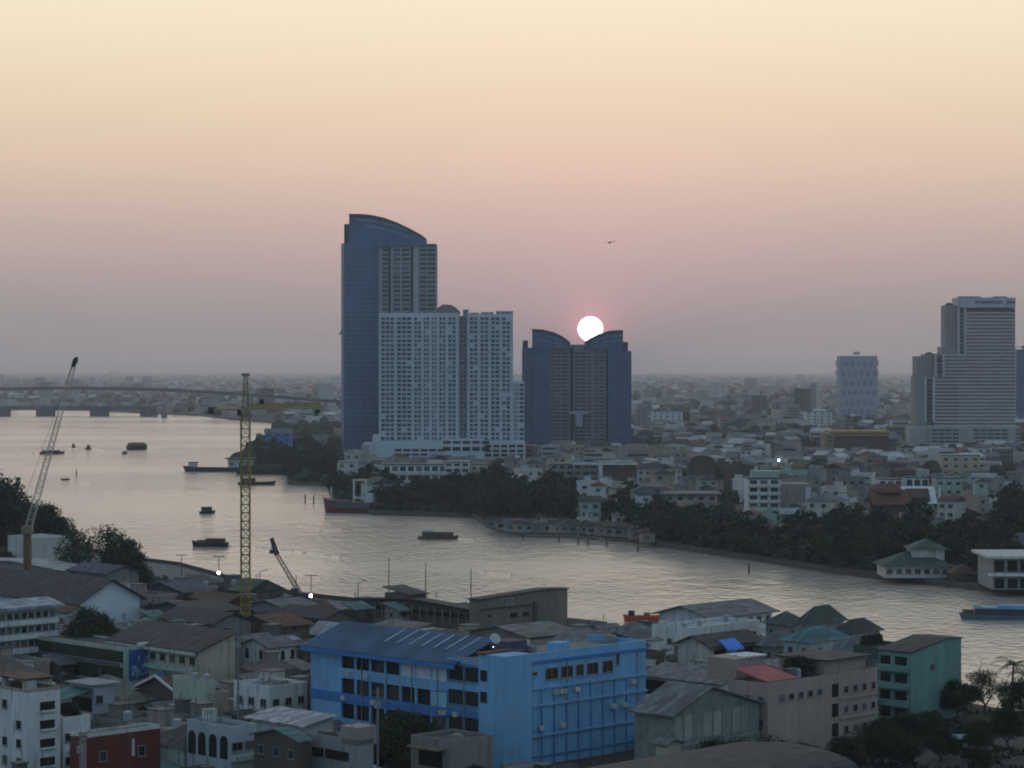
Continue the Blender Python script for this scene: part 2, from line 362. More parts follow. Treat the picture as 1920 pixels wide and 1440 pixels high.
b_ = MB().prism([(x(816), z(588)), (x(819), z(577)), (x(830), z(570)), (x(846), z(571)), (x(858), z(579)), (x(862), z(584)), (x(862), z(588))], 'y', 8, 20)
b_.build('roof_pavilion', mat('tower_brown_roof', (.21, .17, .15), .9), T.root)
b_ = MB()
for a, c, t_ in ((744, 760, 584), (765, 772, 585), (800, 812, 584), (868, 878, 580), (880, 897, 586), (902, 925, 585), (930, 962, 583), (716, 724, 583)): b_.box(x(a), x(c), 4, 16, z(592), z(t_))
b_.build('roof_plant_rooms', TBR, T.root)
# ---- twin tower ----
T = TW('twin_tower', 'dark blue and mauve twin tower with two curved roofs facing each other below the sun', 'skyscraper', 978, 1900)
x, z = T.x, T.z
b_ = MB().box(x(979), x(1000), 2, 30, 0, z(652)).box(x(1000), x(1030), -1, 30, 0, z(652)); bL = b_; b_ = MB(); b_.box(x(1140), x(1168), -1, 30, 0, z(655)).box(x(1166), x(1184), 2, 30, 0, z(658))
for k in range(44):
    h = 2 + k * 1.9 * 1.62
    if h < z(662): bL.box(x(979) - .3, x(1000), 1.5, 2, h, h + .6, 1).box(x(1000) - .3, x(1030), -1.5, -1, h, h + .6, 1); b_.box(x(1140), x(1166), -1.5, -1, h, h + .6, 1).box(x(1168), x(1184) + .3, 1.5, 2, h, h + .6, 1)
b_.build('glass_wing', [GB, SLAB], T.root); bL.build('glass_wing', [GB, SLAB], T.root)
MB().box(x(1030), x(1069), 0, 28, 0, z(652)).box(x(1075), x(1136), 0, 28, 0, z(648)).build('wall', TBR, T.root)
MB().box(x(1069), x(1075), 3, 28, 0, z(652)).box(x(1136), x(1140), 2, 28, 0, z(652)).build('groove', TDK, T.root)
cs = []
for k in range(32):
    h = z(664) - k * 2.95
    if h < 3: break
    for a, c in ((1032, 1040), (1042, 1050), (1053, 1066), (1077, 1086), (1088, 1098), (1101, 1108), (1115, 1122), (1124, 1133)):
        cs.append(((x(a) + x(c)) / 2, h, x(c) - x(a), 1.4))
cells(T.root, cs, TWN, d=.25)
for s_, pr in ((1, [(998, 655), (998, 618), (1018, 619), (1038, 624), (1055, 632), (1069, 643), (1071, 655)]), (-1, [(1096, 655), (1097, 643), (1108, 635), (1124, 627), (1144, 621), (1168, 620), (1168, 655)])):
    cr_ = MB().prism([(x(a), z(c)) for a, c in pr], 'y', -2, 24).build('curved_crown', GB, T.root)
    top = [p for p in pr if p[1] < 650]; b_ = MB(); b2 = MB()
    for (a, c), (e, f) in zip(top, top[1:]):
        b_.prism([(x(a), z(c) + .5), (x(e), z(f) + .5), (x(e), z(f) - 1.4), (x(a), z(c) - 1.4)], 'y', -3.4, 25)
        for off in (8, 17):
            if c < 640 and f < 640: b2.prism([(x(a) + 1, z(c + off)), (x(e) - 1, z(f + off)), (x(e) - 1, z(f + off) - .9), (x(a) + 1, z(c + off) - .9)], 'y', -2.6, -2)
    b_.build('roof_rim', mat('tower_dark_rim', (.05, .055, .07)), cr_); b2.build('crown_band', mat('tower_pale_band', (.2, .29, .38)), cr_)
MB().box(x(980), x(990), 6, 14, z(655), z(638)).build('stair_core', TDK, T.root); MB().box(x(1168), x(1178), 6, 14, z(660), z(641)).build('stair_core', TDK, T.root)
MB().box(x(1072), x(1096), 4, 22, z(652), z(646)).build('roof_plant_room', TBR, T.root)
b_ = MB().box(x(1079), x(1092), -6, 0, z(800), z(772)).box(x(1068), x(1104), -5, 0, z(776), z(771)); b_.build('entrance_bay', mat('tower_pale_pilaster', (.32,.37,.40)), T.root)
# ---- stepped hotel tower on the right ----
T = TW('hotel_tower', 'stepped pale hotel tower striped with balconies, near the right edge', 'hotel tower', 1718, 1950)
x, z = T.x, T.z
HB = mat('hotel_balcony', (.50, .48, .47), .9, .1, .2); HL = mat('hotel_pale_trim', (.46, .48, .49), .9)
b_ = MB().box(x(1795), x(1903), 0, 26, 0, z(578)).box(x(1773), x(1795), 3, 22, 0, z(572)).box(x(1767), x(1795), 1, 24, 0, z(650)).box(x(1752), x(1770), 1.5, 24, 0, z(663)).box(x(1735), x(1755), 3, 22, 0, z(664)).box(x(1719), x(1735), 2, 22, 0, z(668)).box(x(1716), x(1735), 0, 22, 0, z(706))
b_.build('wall', [mat('hotel_wall', (.27, .255, .25), .9, .15, .1)], T.root)
b_ = MB(); k = 0
while z(588) - k * 2.85 > z(800):
    h = z(588) - k * 2.85; a = 1811 if h > z(664) else (1771 if h > z(708) else 1753)
    b_.box(x(a), x(1903) + .4, -1.2, 0, h, h + 1.15); k += 1
b_.build('balconies', HB, T.root)
b_ = MB()
for a, c, t_, bt in ((1795, 1799, 578, 668), (1807, 1811, 578, 668), (1752, 1756, 663, 708), (1767, 1771, 663, 708), (1733, 1737, 706, 792), (1748, 1753, 706, 792)): b_.box(x(a), x(c), -1.3, 0, z(bt), z(t_))
b_.build('vertical_fins', HL, T.root)
cs = []
for a, c, t_, bt in ((1799, 1807, 582, 666), (1756, 1767, 667, 705), (1737, 1748, 710, 790)):
    q = t_ + 5
    while q < bt: cs.append(((x(a) + x(c)) / 2, z(q), x(c) - x(a), 1.5, 0)); q += 6.8
cells(T.root, cs, TWN, d=.3)
pb = MB().box(x(1795), x(1903), -2, 24, z(577), z(558)).build('roof_parapet', HL, T.root)
MB().box(x(1799), x(1903), -.5, 0, z(586), z(578)).build('dark_band', TDK, T.root)
b_ = MB()                                # unreadable row of small teal letters
q = 1827
while q < 1902:
    w_ = random.choice((1.6, 2.2, 2.6)); b_.box(x(q), x(q + w_), -2.3, -2, z(569), z(564)) if not 1876 < q < 1884 else 0; q += w_ + .9
b_.build('sign_letters', mat('hotel_sign_teal', (.05, .12, .12), .7), pb)
MB().box(x(1800), x(1840), 4, 14, z(558), z(555.5)).box(x(1866), x(1890), 4, 14, z(558), z(555.5)).build('roof_strip', mat('roof_red_strip', (.28, .10, .09), .9), T.root)
for a, c in ((1783, 572), (1745, 665), (1722, 706)): MB().dome((x(a), 8, z(c) - .4), 3.6, 2.6, 12).build('arched_roof', TDK, T.root)
b_ = MB().box(x(1735), x(1903), -22, 0, 0, z(798)).box(x(1700), x(1736), -16, 4, 0, z(800))
b_.build('podium', mat('hotel_podium', (.36, .39, .38), .9, .2, .1), T.root)
cs = []
for q in (806, 813, 820, 827):
    for a in range(1738, 1900, 13):
        if a in (1790, 1803, 1881): continue
        cs.append(((x(a) + x(a + 11)) / 2, z(q + 1), x(11 + a) - x(a), 1.5, -22))
cells(T.root, cs, TWN, 'podium_window', d=.3)
# ---- honeycomb tower ----
T = TW('honeycomb_tower', 'pale hazy tower with zigzag honeycomb edges standing alone in the distance', 'apartment tower', 1573, 3000)
x, z = T.x, T.z
b_ = MB(); k = 0; H_ = z(664)
HT = mat('honeycomb_wall', (.34, .38, .44), .9, .2, .1); HD = mat('honeycomb_recess', (.22, .25, .31), .8, .2, .1)
while k * 6 < H_ - 5:
    o_ = 1.6 if k % 2 else 0; b_.box(x(1575) - o_, x(1645) + o_, 0, 30, k * 6, min(H_, k * 6 + 6)); k += 1
b_.build('wall', HT, T.root)
b_ = MB(); nx = 6; cw = (x(1645) - x(1575)) / nx
for r_ in range(int(H_ / 12)):
    for c_ in range(nx):
        cx = x(1575) + cw * (c_ + .5 + (.5 if r_ % 2 else 0)); cz = r_ * 12 + 8
        if cx + cw * .3 > x(1645): continue
        b_.prism([(cx - cw * .42, cz), (cx, cz + 4.6), (cx + cw * .42, cz), (cx, cz - 4.6)], 'y', -.4, 0)
b_.build('diamond_balconies', HD, T.root)
MB().dome(((x(1609)), 14, H_ - .5), 5, 4, 12).build('roof_dome', HD, T.root)
# ---- blue tower cut by the right edge ----
T = TW('blue_tower', 'blue glass tower cut off by the right edge behind the stepped hotel', 'skyscraper', 1905, 2650)
x, z = T.x, T.z
b_ = MB().box(x(1906), x(1975), 0, 30, 0, z(655)).box(x(1925), x(1960), 5, 25, z(655), z(648))
for k in range(24): b_.box(x(1906) - .3, x(1975), -.4, 0, 3 + k * 3.6, 3.9 + k * 3.6, 1)
b_.build('wall', [mat('blue_glass_bright', (.03, .12, .30), .4, .2, .1), GB2], T.root)
# ---- mall with orange roof band ----
T = TW('market_hall', 'broad maroon building with orange and yellow roof bands left of the stepped hotel', 'hall', 1545, 1750)
x, z = T.x, T.z
MB().box(x(1562), x(1667), 0, 30, 0, z(818)).build('wall', mat('maroon_wall', (.10, .06, .055), .9), T.root)
MB().box(x(1556), x(1668), -1, 30, z(818), z(815)).box(x(1556), x(1668), -1.2, 30, z(812), z(808)).build('roof_band', mat('yellow_band', (.34, .24, .09), .8, .2), T.root)
MB().box(x(1558), x(1667), -.5, 30, z(815), z(812)).build('roof_band', mat('orange_band', (.24, .12, .05), .8, .2), T.root)
MB().box(x(1545), x(1562), -4, 20, 0, z(812)).build('stair_wing', mat('yellow_wall', (.30, .25, .13), .9), T.root)
cs = [((x(1547) + x(1561)) / 2, z(q), x(1561) - x(1549), 1.1, -4) for q in (820, 828, 836, 844)]; cells(T.root, cs, TDK, 'window')
MB().box(x(1595), x(1625), -1, 0, z(845), z(838)).build('sign_board', mat('pale_mauve_sign', (.32, .26, .29), .8), T.root)
# ---- named low-rise buildings on the far bank ----
def lowrise(name, label, cat, px0, px1, ytop, ybase, depth=14, wall='white', bands=0, roof=None, nwin=0, rz=0.0, slab='white', over=0.0):
    D = 63 * F / (ybase - HOR); T = TW(name, label, cat, px0, D); T.root.rotation_euler[2] = rz
    W_ = T.x(px1); H = T.z(ytop); T.W, T.H = W_, H
    MB().box(0, W_, 0, depth, 0, H).build('wall', wm(wall), T.root)
    if bands:
        fh = H / bands; b_ = MB(); cs = []
        for k in range(bands): b_.box(-.4, W_ + .3, -1.3, 0, k * fh + fh * .02, k * fh + fh * .38); cs.append((W_ / 2, k * fh + fh * .42, W_ - 1, fh * .5))
        b_.build('balconies', wm(slab), T.root)
        w2 = W_ / max(3, int(W_ / 4))
        for k in range(bands):
            for j in range(max(3, int(W_ / 4))): obj('window', winmesh(w2 * .7, fh * .5), T.root, (w2 * (j + .5), 0, k * fh + fh * .42))
    elif nwin:
        fl = max(1, int(H / 3.4))
        for k in range(fl):
            for j in range(nwin): obj('window', winmesh(min(2.2, W_ / nwin * .6), 1.5), T.root, (W_ * (j + .5) / nwin, 0, k * H / fl + 1.2))
    if roof: MB().box(-over, W_ + over, -over, depth + over, H, H + .7).build('roof', rm(roof), T.root)
    KEEPF.append((px0 - 2, px1 + 2, ytop - (4 if roof else 10), ytop + (ybase - ytop) * .72, D))
    FOOT.append((T.root.location.x + W_ / 2, T.root.location.y + depth / 2, max(W_, depth) / 2 + 1))
    LM.append(((px0 + px1) / 2, (ytop + ybase) / 2, None)); LM.pop()
    return T
KEEPF = [(1545,1668,808,845,1750), (1700,1905,795,826,1950), (700,985,820,856,1640), (978,1186,640,828,1900), (1573,1646,655,775,3000)]
def hidesf(px0, px1, top, bot, D): return any(D < k[4] + 4 and px1 > k[0] and px0 < k[1] and top < k[3] and bot > k[2] for k in KEEPF)
FOOT = []   # circles kept free of scattered things
for px0, px1, D, dep in ((636, 820, 1725, 32), (700, 985, 1640, 30), (978, 1186, 1900, 34), (1700, 1905, 1950, 30), (1573, 1646, 3000, 32), (1905, 1975, 2650, 30), (1545, 1668, 1750, 32)):
    n_ = 8
    for k in range(n_): FOOT.append((X(px0 + (px1 - px0) * (k + .5) / n_, D), D + dep / 2 - 5, dep * .75))
lowrise('terrace_hotel', 'long low terraced building with glazed upper floor in front of the white slab', 'building', 718, 838, 873, 908, 16, 'lroof' if 0 else 'white', 2, 'mroof', slab='white')
T = lowrise('terrace_hotel', 'white stepped building with three long balconies beside dark riverside trees', 'building', 834, 880, 868, 912, 18, 'white', 4, 'lroof')
lowrise('office_building', 'plain cream block between the stepped white building and the big tree mass', 'building', 882, 925, 872, 910, 14, 'cream', 0, 'mroof', 3)
lowrise('boathouse', 'pale cluttered house with two small roofs above the moored cargo ship', 'house', 632, 668, 868, 905, 14, 'offwhite', 0, 'lroof', 2)
lowrise('office_building', 'low grey striped building right of the big riverside trees', 'building', 1032, 1120, 872, 908, 18, 'mauve', 3, 'mroof', slab='grey')
T = lowrise('school_building', 'long white-roofed building with a tall white end pier right of the grey striped one', 'building', 1122, 1192, 868, 908, 14, 'brown', 0, 'lroof', 4)
MB().box(0, 2.2, -2.4, 0, 0, T.H).build('end_pier', wm('white'), T.root); MB().box(-14, T.W + 1, -2.5, -1.2, T.H - 1, T.H + .2).build('fascia', wm('white'), T.root)
T = lowrise('riverside_warehouse', 'long building with a flat blue-grey roof and reddish wall strip among riverside trees', 'warehouse', 1246, 1345, 928, 958, 20, 'offwhite', 0, 'mroof', 5, over=2)
MB().box(T.W * .55, T.W + .2, -.5, 0, 2.6, 4.2).build('wall_strip', wm('pink'), T.root)
T = lowrise('apartment_building', 'white apartment block with five long balcony bands and a brown side wall', 'apartment building', 1403, 1462, 899, 972, 18, 'white', 5, 'mroof')
MB().box(T.W + .1, T.W + 13, 2, 18, 0, T.H - 2).build('side_wing', wm('mauve'), T.root); MB().box(T.W + 11, T.W + 13.2, 1, 3, T.H * .35, T.H * .8).build('side_pier', wm('white'), T.root)
MB().box(2, T.W, 3, 12, T.H + .7, T.H + 3.4).build('penthouse', wm('pgreen'), T.root)
T = lowrise('tin_house', 'small turquoise tin-roofed house with an orange base below the balcony-banded block', 'house', 1466, 1503, 964, 990, 9, 'teal', 0, None, 2)
MB().prism([(-1, T.H), (4.5, T.H + 2.2), (10, T.H)], 'x', -.5, T.W + .5).build('roof', rm('lroof'), T.root); MB().box(-1, T.W - 2, -3, -.1, 0, 1.6).build('lean_to', wm('pink'), T.root)
T = lowrise('arched_hall', 'brown hall with a pale barrel-arched roof in the middle of the far bank', 'hall', 1292, 1342, 868, 902, 22, 'brown', 0, None, 0)
pr = [(T.W / 2 + (T.W / 2 + .6) * math.cos(a), T.H + T.W * .30 * math.sin(a)) for a in [math.pi * k / 12 for k in range(13)]]
MB().prism(pr, 'y', .3, 22).build('gable', wm('brown'), T.root)
b_ = MB()
for (a, c), (e, f) in zip(pr, pr[1:]): b_.prism([(a, c), (e, f), (T.W/2 + (e - T.W/2) * .9, T.H + (f - T.H) * .9), (T.W/2 + (a - T.W/2) * .9, T.H + (c - T.H) * .9)], 'y', -.6, 22.5)
b_.build('arched_roof', rm('lroof'), T.root)
lowrise('beige_office', 'cream office block with dark window bays below the stepped hotel', 'building', 1765, 1838, 855, 893, 16, 'cream', 0, 'lroof', 4)
lowrise('white_house', 'white low block with dark ribbon windows left of the red temple roofs', 'building', 1648, 1692, 900, 922, 12, 'white', 1, 'mroof')
lowrise('white_house', 'white low block with dark ribbon windows behind the orange temple gable', 'building', 1698, 1742, 897, 921, 12, 'white', 1, 'mroof')
lowrise('teal_building', 'pale turquoise flat-roofed block right of the temple gable', 'building', 1755, 1805, 898, 930, 12, 'pgreen', 0, 'teal', 3)
lowrise('shed', 'bright white roofed shed among dark trees on the big mass of riverside trees', 'shed', 966, 1000, 922, 936, 8, 'grey', 0, 'lroof', 2)
lowrise('striped_building', 'distant white building with four vertical piers left of the honeycomb tower', 'building', 1510, 1560, 772, 803, 14, 'white', 0, 'mroof', 4)
lowrise('white_block', 'pale block with a dark vertical gap just right of the twin tower', 'building', 1192, 1214, 768, 800, 14, 'grey', 0, 'mroof', 2)
lowrise('white_block', 'wide pale block a little right of the twin tower', 'building', 1222, 1280, 772, 797, 14, 'white', 0, 'mroof', 5)
T = lowrise('blue_house', 'blue-walled house with a grey gable roof on the river point', 'house', 497, 545, 812, 838, 14, 'blue', 0, None, 3)
MB().prism([(-1, T.H), (7, T.H + 3.6), (15, T.H)], 'x', -1, T.W + 1).build('roof', rm('mroof'), T.root)
lowrise('shed', 'long shed with a bright white roof left of the glass tower foot', 'shed', 584, 612, 818, 832, 9, 'grey', 0, 'white' if 0 else 'lroof', 2)
T = lowrise('pier_house', 'rust-roofed pier house behind the moored barge', 'pier house', 427, 474, 861, 876, 9, 'offwhite', 0, 'rust', 3, over=1.5)
# temple
T = lowrise('temple_hall', 'dark red temple roof among trees left of the orange gable', 'temple', 1642, 1700, 946, 968, 16, 'brown', 0, None, 0)
MB().prism([(-2, T.H), (8, T.H + 6), (18, T.H)], 'x', -1.5, T.W + 1.5).build('roof', rm('rtile'), T.root)
MB().prism([(3, T.H + 5), (8, T.H + 8.5), (13, T.H + 5)], 'x', 1.5, T.W - 1.5).build('upper_roof', rm('rtile'), T.root)
T = lowrise('temple_hall', 'temple hall with a white-edged orange roof among the riverside trees', 'temple', 1696, 1752, 944, 965, 16, 'white', 0, None, 0)
MB().prism([(-2, T.H), (8, T.H + 7), (18, T.H)], 'x', -1.2, T.W + 1.2).build('roof', wm('white'), T.root)
MB().quad((1.5, -.75, T.H + 1.0), (T.W - 1.5, -.75, T.H + 1.0), (T.W - 1.5, 6.6, T.H + 6.15), (1.5, 6.6, T.H + 6.15)).build('tiled_panel', rm('rust'), T.root)
MB().tube((T.W + 3, 4, 0), (T.W + 3, 4, 13), 1.6, .2, 8).build('spire', wm('white'), T.root)
# green-roofed villa and the white riverside restaurant
T = lowrise('riverside_villa', 'riverside villa with layered green hip roofs among dark trees', 'villa', 1660, 1782, 1062, 1084, 16, 'offwhite', 0, None, 7)
def hip(b_, x0, x1, y0, y1, z0, h, m=0):
    r_ = min(x1 - x0, y1 - y0) / 2; ym = (y0 + y1) / 2; a, c = (x0 + r_, ym, z0 + h), (x1 - r_, ym, z0 + h)
    if x1 - x0 < y1 - y0: xm = (x0 + x1) / 2; a, c = (xm, y0 + r_, z0 + h), (xm, y1 - r_, z0 + h); b_.quad((x0, y0, z0), (x1, y0, z0), a, m=m).quad((x1, y0, z0), (x1, y1, z0), c, a, m=m).quad((x1, y1, z0), (x0, y1, z0), c, m=m).quad((x0, y1, z0), (x0, y0, z0), a, c, m=m); return b_.quad((x0,y1,z0),(x1,y1,z0),(x1,y0,z0),(x0,y0,z0), m=m)
    b_.quad((x0, y0, z0), (x1, y0, z0), c, a, m=m).quad((x1, y0, z0), (x1, y1, z0), c, m=m).quad((x1, y1, z0), (x0, y1, z0), a, c, m=m).quad((x0, y1, z0), (x0, y0, z0), a, m=m)
    return b_.quad((x0,y1,z0),(x1,y1,z0),(x1,y0,z0),(x0,y0,z0), m=m)
hip(MB(), -1.5, T.W + 1.5, -1.5, 17, T.H, 4).build('roof', rm('groof'), T.root)
b_ = MB().box(T.W * .45, T.W * .95, 4, 14, T.H + 1.5, T.H + 4.8); b_.build('upper_floor', wm('offwhite'), T.root)
hip(MB(), T.W * .40, T.W + .5, 3, 15.5, T.H + 4.8, 3).build('upper_roof', rm('groof'), T.root)
T = lowrise('garden_house', 'low house with a rust-red tiled roof right of the green-roofed villa', 'house', 1788, 1832, 1076, 1090, 9, 'brown', 0, None, 2)
hip(MB(), -1, T.W + 1, -1, 10, T.H, 2.6).build('roof', rm('rust'), T.root)
T = lowrise('riverside_restaurant', 'two-storey white riverside building with wide flat roofs and dark openings at the right edge', 'building', 1862, 1985, 1046, 1106, 22, 'grey', 0, None, 0)
for k, (z0, z1) in enumerate(((.4, 3.2), (5.2, 8.3))):
    for j in range(5): obj('opening', MB().box(0, T.W / 5 - 1, -.15, .1, z0, z1).mesh('opening', DARK), T.root, (j * T.W / 5 + .5, 0, 0))
MB().box(-2, T.W + 2, -3.5, 22, T.H, T.H + .7).build('roof', wm('offwhite'), T.root); MB().box(-1.5, T.W + 2, -3, 0, 4.1, 4.8).build('balcony', wm('white'), T.root)
LM += [(675, 860, 'the tall glass tower foot'), (800, 880, 'the terraced buildings'), (858, 890, 'the white stepped building'), (1075, 885, 'the grey striped building'), (1155, 885, 'the white end pier'),
       (1295, 940, 'the flat blue-grey roof'), (1432, 935, 'the balcony-banded block'), (1485, 975, 'the turquoise tin house'), (1317, 880, 'the arched hall'), (1800, 875, 'the cream office block'), (1607, 835, 'the maroon hall'),
       (1670, 945, 'the red temple roof'), (1725, 935, 'the orange temple roof'), (1720, 1065, 'the green-roofed villa'), (1890, 1080, 'the white riverside restaurant'), (520, 825, 'the blue river-point house'), (655, 940, 'the cargo ship'),
       (1245, 785, 'the wide pale block'), (1535, 790, 'the four-pier building'), (1780, 920, 'the turquoise block'), (983, 930, 'the white-roofed shed'), (598, 822, 'the bright white shed')]
# ---------------- trees ----------------
LEAF = [mat('foliage_dark', (.024, .040, .020), .9, .5, .25), mat('foliage_mid', (.036, .054, .026), .9, .5, .25), mat('foliage_olive', (.052, .056, .028), .9, .5, .25)]
BARK = mat('bark', (.07, .055, .04), .95, .4, 2)
def crown_mesh(seed, n_cl, per, leaf, rx, rz_, hole=.0, spread=1.0):
    """leaf clumps spread through an uneven crown, radius about rx, height about 2*rz_"""
    rg = random.Random(seed); b_ = MB(); 
    for c in range(n_cl):
        a = rg.uniform(0, 6.283); t = rg.uniform(-.55, 1.0); rr = math.sqrt(max(0, 1 - t * t)) * rg.uniform(.45, 1.08) * spread
        cx, cy, cz = rx * rr * math.cos(a), rx * rr * math.sin(a), rz_ * t * rg.uniform(.8, 1.05)
        cr_ = rx * rg.uniform(.22, .36); m_ = rg.choice((0, 0, 1, 1, 2))
        for k in range(per):
            v = Vector((rg.gauss(0, 1), rg.gauss(0, 1), rg.gauss(0, .75))); v.normalize(); v *= cr_ * rg.uniform(.55, 1.05)
            p = Vector((cx, cy, cz)) + v; s_ = leaf * rg.uniform(.6, 1.3)
            u = Vector((rg.gauss(0, 1), rg.gauss(0, 1), rg.gauss(0, .6))).normalized(); w_ = u.orthogonal().normalized(); w_ = (w_ * math.cos(k) + u.cross(w_) * math.sin(k))
            b_.quad(p - u * s_, p - w_ * s_ * .6, p + u * s_, p + w_ * s_ * .6, m=m_)
    return b_.mesh('crown', LEAF)
def trunk_mesh(seed, h, r_, rx):
    rg = random.Random(seed); b_ = MB().tube((0, 0, -.5), (.2, .1, h * .6), r_, r_ * .7, 7)
    for k in range(5):
        a = k * 1.26 + rg.uniform(-.3, .3); b_.tube((.2, .1, h * (.42 + .04 * k)), (math.cos(a) * rx * .6, math.sin(a) * rx * .6, h * rg.uniform(.95, 1.2)), r_ * .5, r_ * .15, 5)
    return b_.mesh('trunk', BARK)
PROT = {}
for k, (nc, per, lf, rx, rz_, th, kind, sp) in enumerate(((30, 36, .62, 5.8, 4.6, 3.6, 'broad', 1), (34, 34, .6, 4.8, 6.0, 4.4, 'tall', 1), (24, 40, .62, 6.8, 3.4, 3.4, 'spreading', 1), (30, 32, .6, 5.4, 4.8, 4, 'ragged', 1.15),
                                     (80, 120, .25, 5.5, 4.4, 4.0, 'near', .92), (54, 120, .2, 5.6, 4.4, 5, 'airy', 1.12))):
    PROT[kind] = (crown_mesh(11 + k, nc, per, lf, rx, rz_, spread=sp), trunk_mesh(k, th, .45, rx), th + rz_ * .55)
def tree(kind, x, y, s_, label=None, group=None, z_=2.0):
    t = thing('tree', label, 'tree', (x, y, z_), random.uniform(0, 6.28), group); t.scale = (s_ * random.uniform(.88, 1.12), s_ * random.uniform(.88, 1.12), s_ * random.uniform(.85, 1.15))
    cm, tm, ch = PROT[kind]; obj('trunk', tm, t); obj('crown', cm, t, (0, 0, ch)); return t
def palm(x, y, s_, label):
    t = thing('palm_tree', label, 'palm tree', (x, y, 2.0), random.uniform(0, 6)); t.scale = (s_,) * 3
    b_ = MB().tube((0, 0, -.3), (.3, .1, 4), .22, .17, 7).tube((.3, .1, 4), (.3, .3, 8), .17, .13, 7); b_.build('trunk', BARK, t)
    b_ = MB()
    for k in range(15):
        a = k * 2.4; el = random.uniform(-.1, 1.0); prev = Vector((.3, .3, 8)); d = Vector((math.cos(a), math.sin(a), el)).normalized(); side = Vector((-math.sin(a), math.cos(a), 0))
        for j in range(7):
            nx_ = prev + d * .5; d = (d + Vector((0, 0, -.2))).normalized(); wv = .5 * (1 - abs(j - 2.5) / 5)
            for sg in (-1, 1):
                for q in range(3):
                    p0 = prev.lerp(nx_, q / 3); b_.quad(p0, p0 + d * .12, p0 + side * sg * wv + Vector((0, 0, -.28)) + d * .2, m=q % 2)
            prev = nx_
    b_.build('fronds', LEAF, t); return t
TREES = []; SPC = [3.7]
def free(x, y, r_): return all((x - a) ** 2 + (y - b) ** 2 > (r_ + c) ** 2 for a, b, c in FOOT)
def shore_y(px):
    for (a, c), (e, f) in zip(FARSHORE_PX, FARSHORE_PX[1:]):
        if e <= px <= a and a != e: return f + (c - f) * (px - e) / (a - e)
    return 1100
DESC = dict(broad='dark broad-crowned', tall='tall dark', spreading='low spreading dark', ragged='ragged-crowned dark')
def far_tree(px, py, s_):
    p = at(px, py, 2.0)
    if not inpoly(p.x, p.y, far_poly) or not free(p.x, p.y, 2.0 * s_) or any((p.x - a) ** 2 + (p.y - b) ** 2 < (SPC[0] * (s_ + c)) ** 2 for a, b, c in TREES): return False
    hw = 4.6 * s_ * F / p.y
    if hidesf(px - hw, px + hw, HOR + (CAMZ - 2 - 7.6 * s_) * F / p.y, py, p.y): return False
    k = random.choice(('broad', 'broad', 'tall', 'spreading', 'ragged')); t = tree(k, p.x, p.y, s_, None, 'trees on the far bank')
    TREES.append((p.x, p.y, s_)); later(t, DESC[k], 'tree'); return True
rg_ = random.Random(5)
# (px0, px1, offset above the shore row: from, to, tries, scale range)
for px0, px1, o0, o1, tries, s0, s1 in ((715, 905, -4, -40, 70, .75, 1.1), (905, 1000, -22, -66, 40, 1.2, 1.6), (890, 1075, -6, -56, 100, 1.0, 1.3), (1075, 1230, -8, -60, 26, .7, 1.0), (1225, 1560, -5, -30, 130, .7, 1.15), (1560, 1900, -6, -68, 170, .8, 1.3),
                                        (484, 600, -4, -40, 70, .6, .95), (560, 640, -4, -60, 50, .8, 1.1), (600, 735, -22, -44, 26, .7, 1.0), (1890, 1960, -60, -130, 30, 1.1, 1.5)):
    for _ in range(tries):
        px = rg_.uniform(px0, px1); far_tree(px, shore_y(px) + rg_.uniform(o1, o0), rg_.uniform(s0, s1))
N_TREE_BELT = len(TREES)

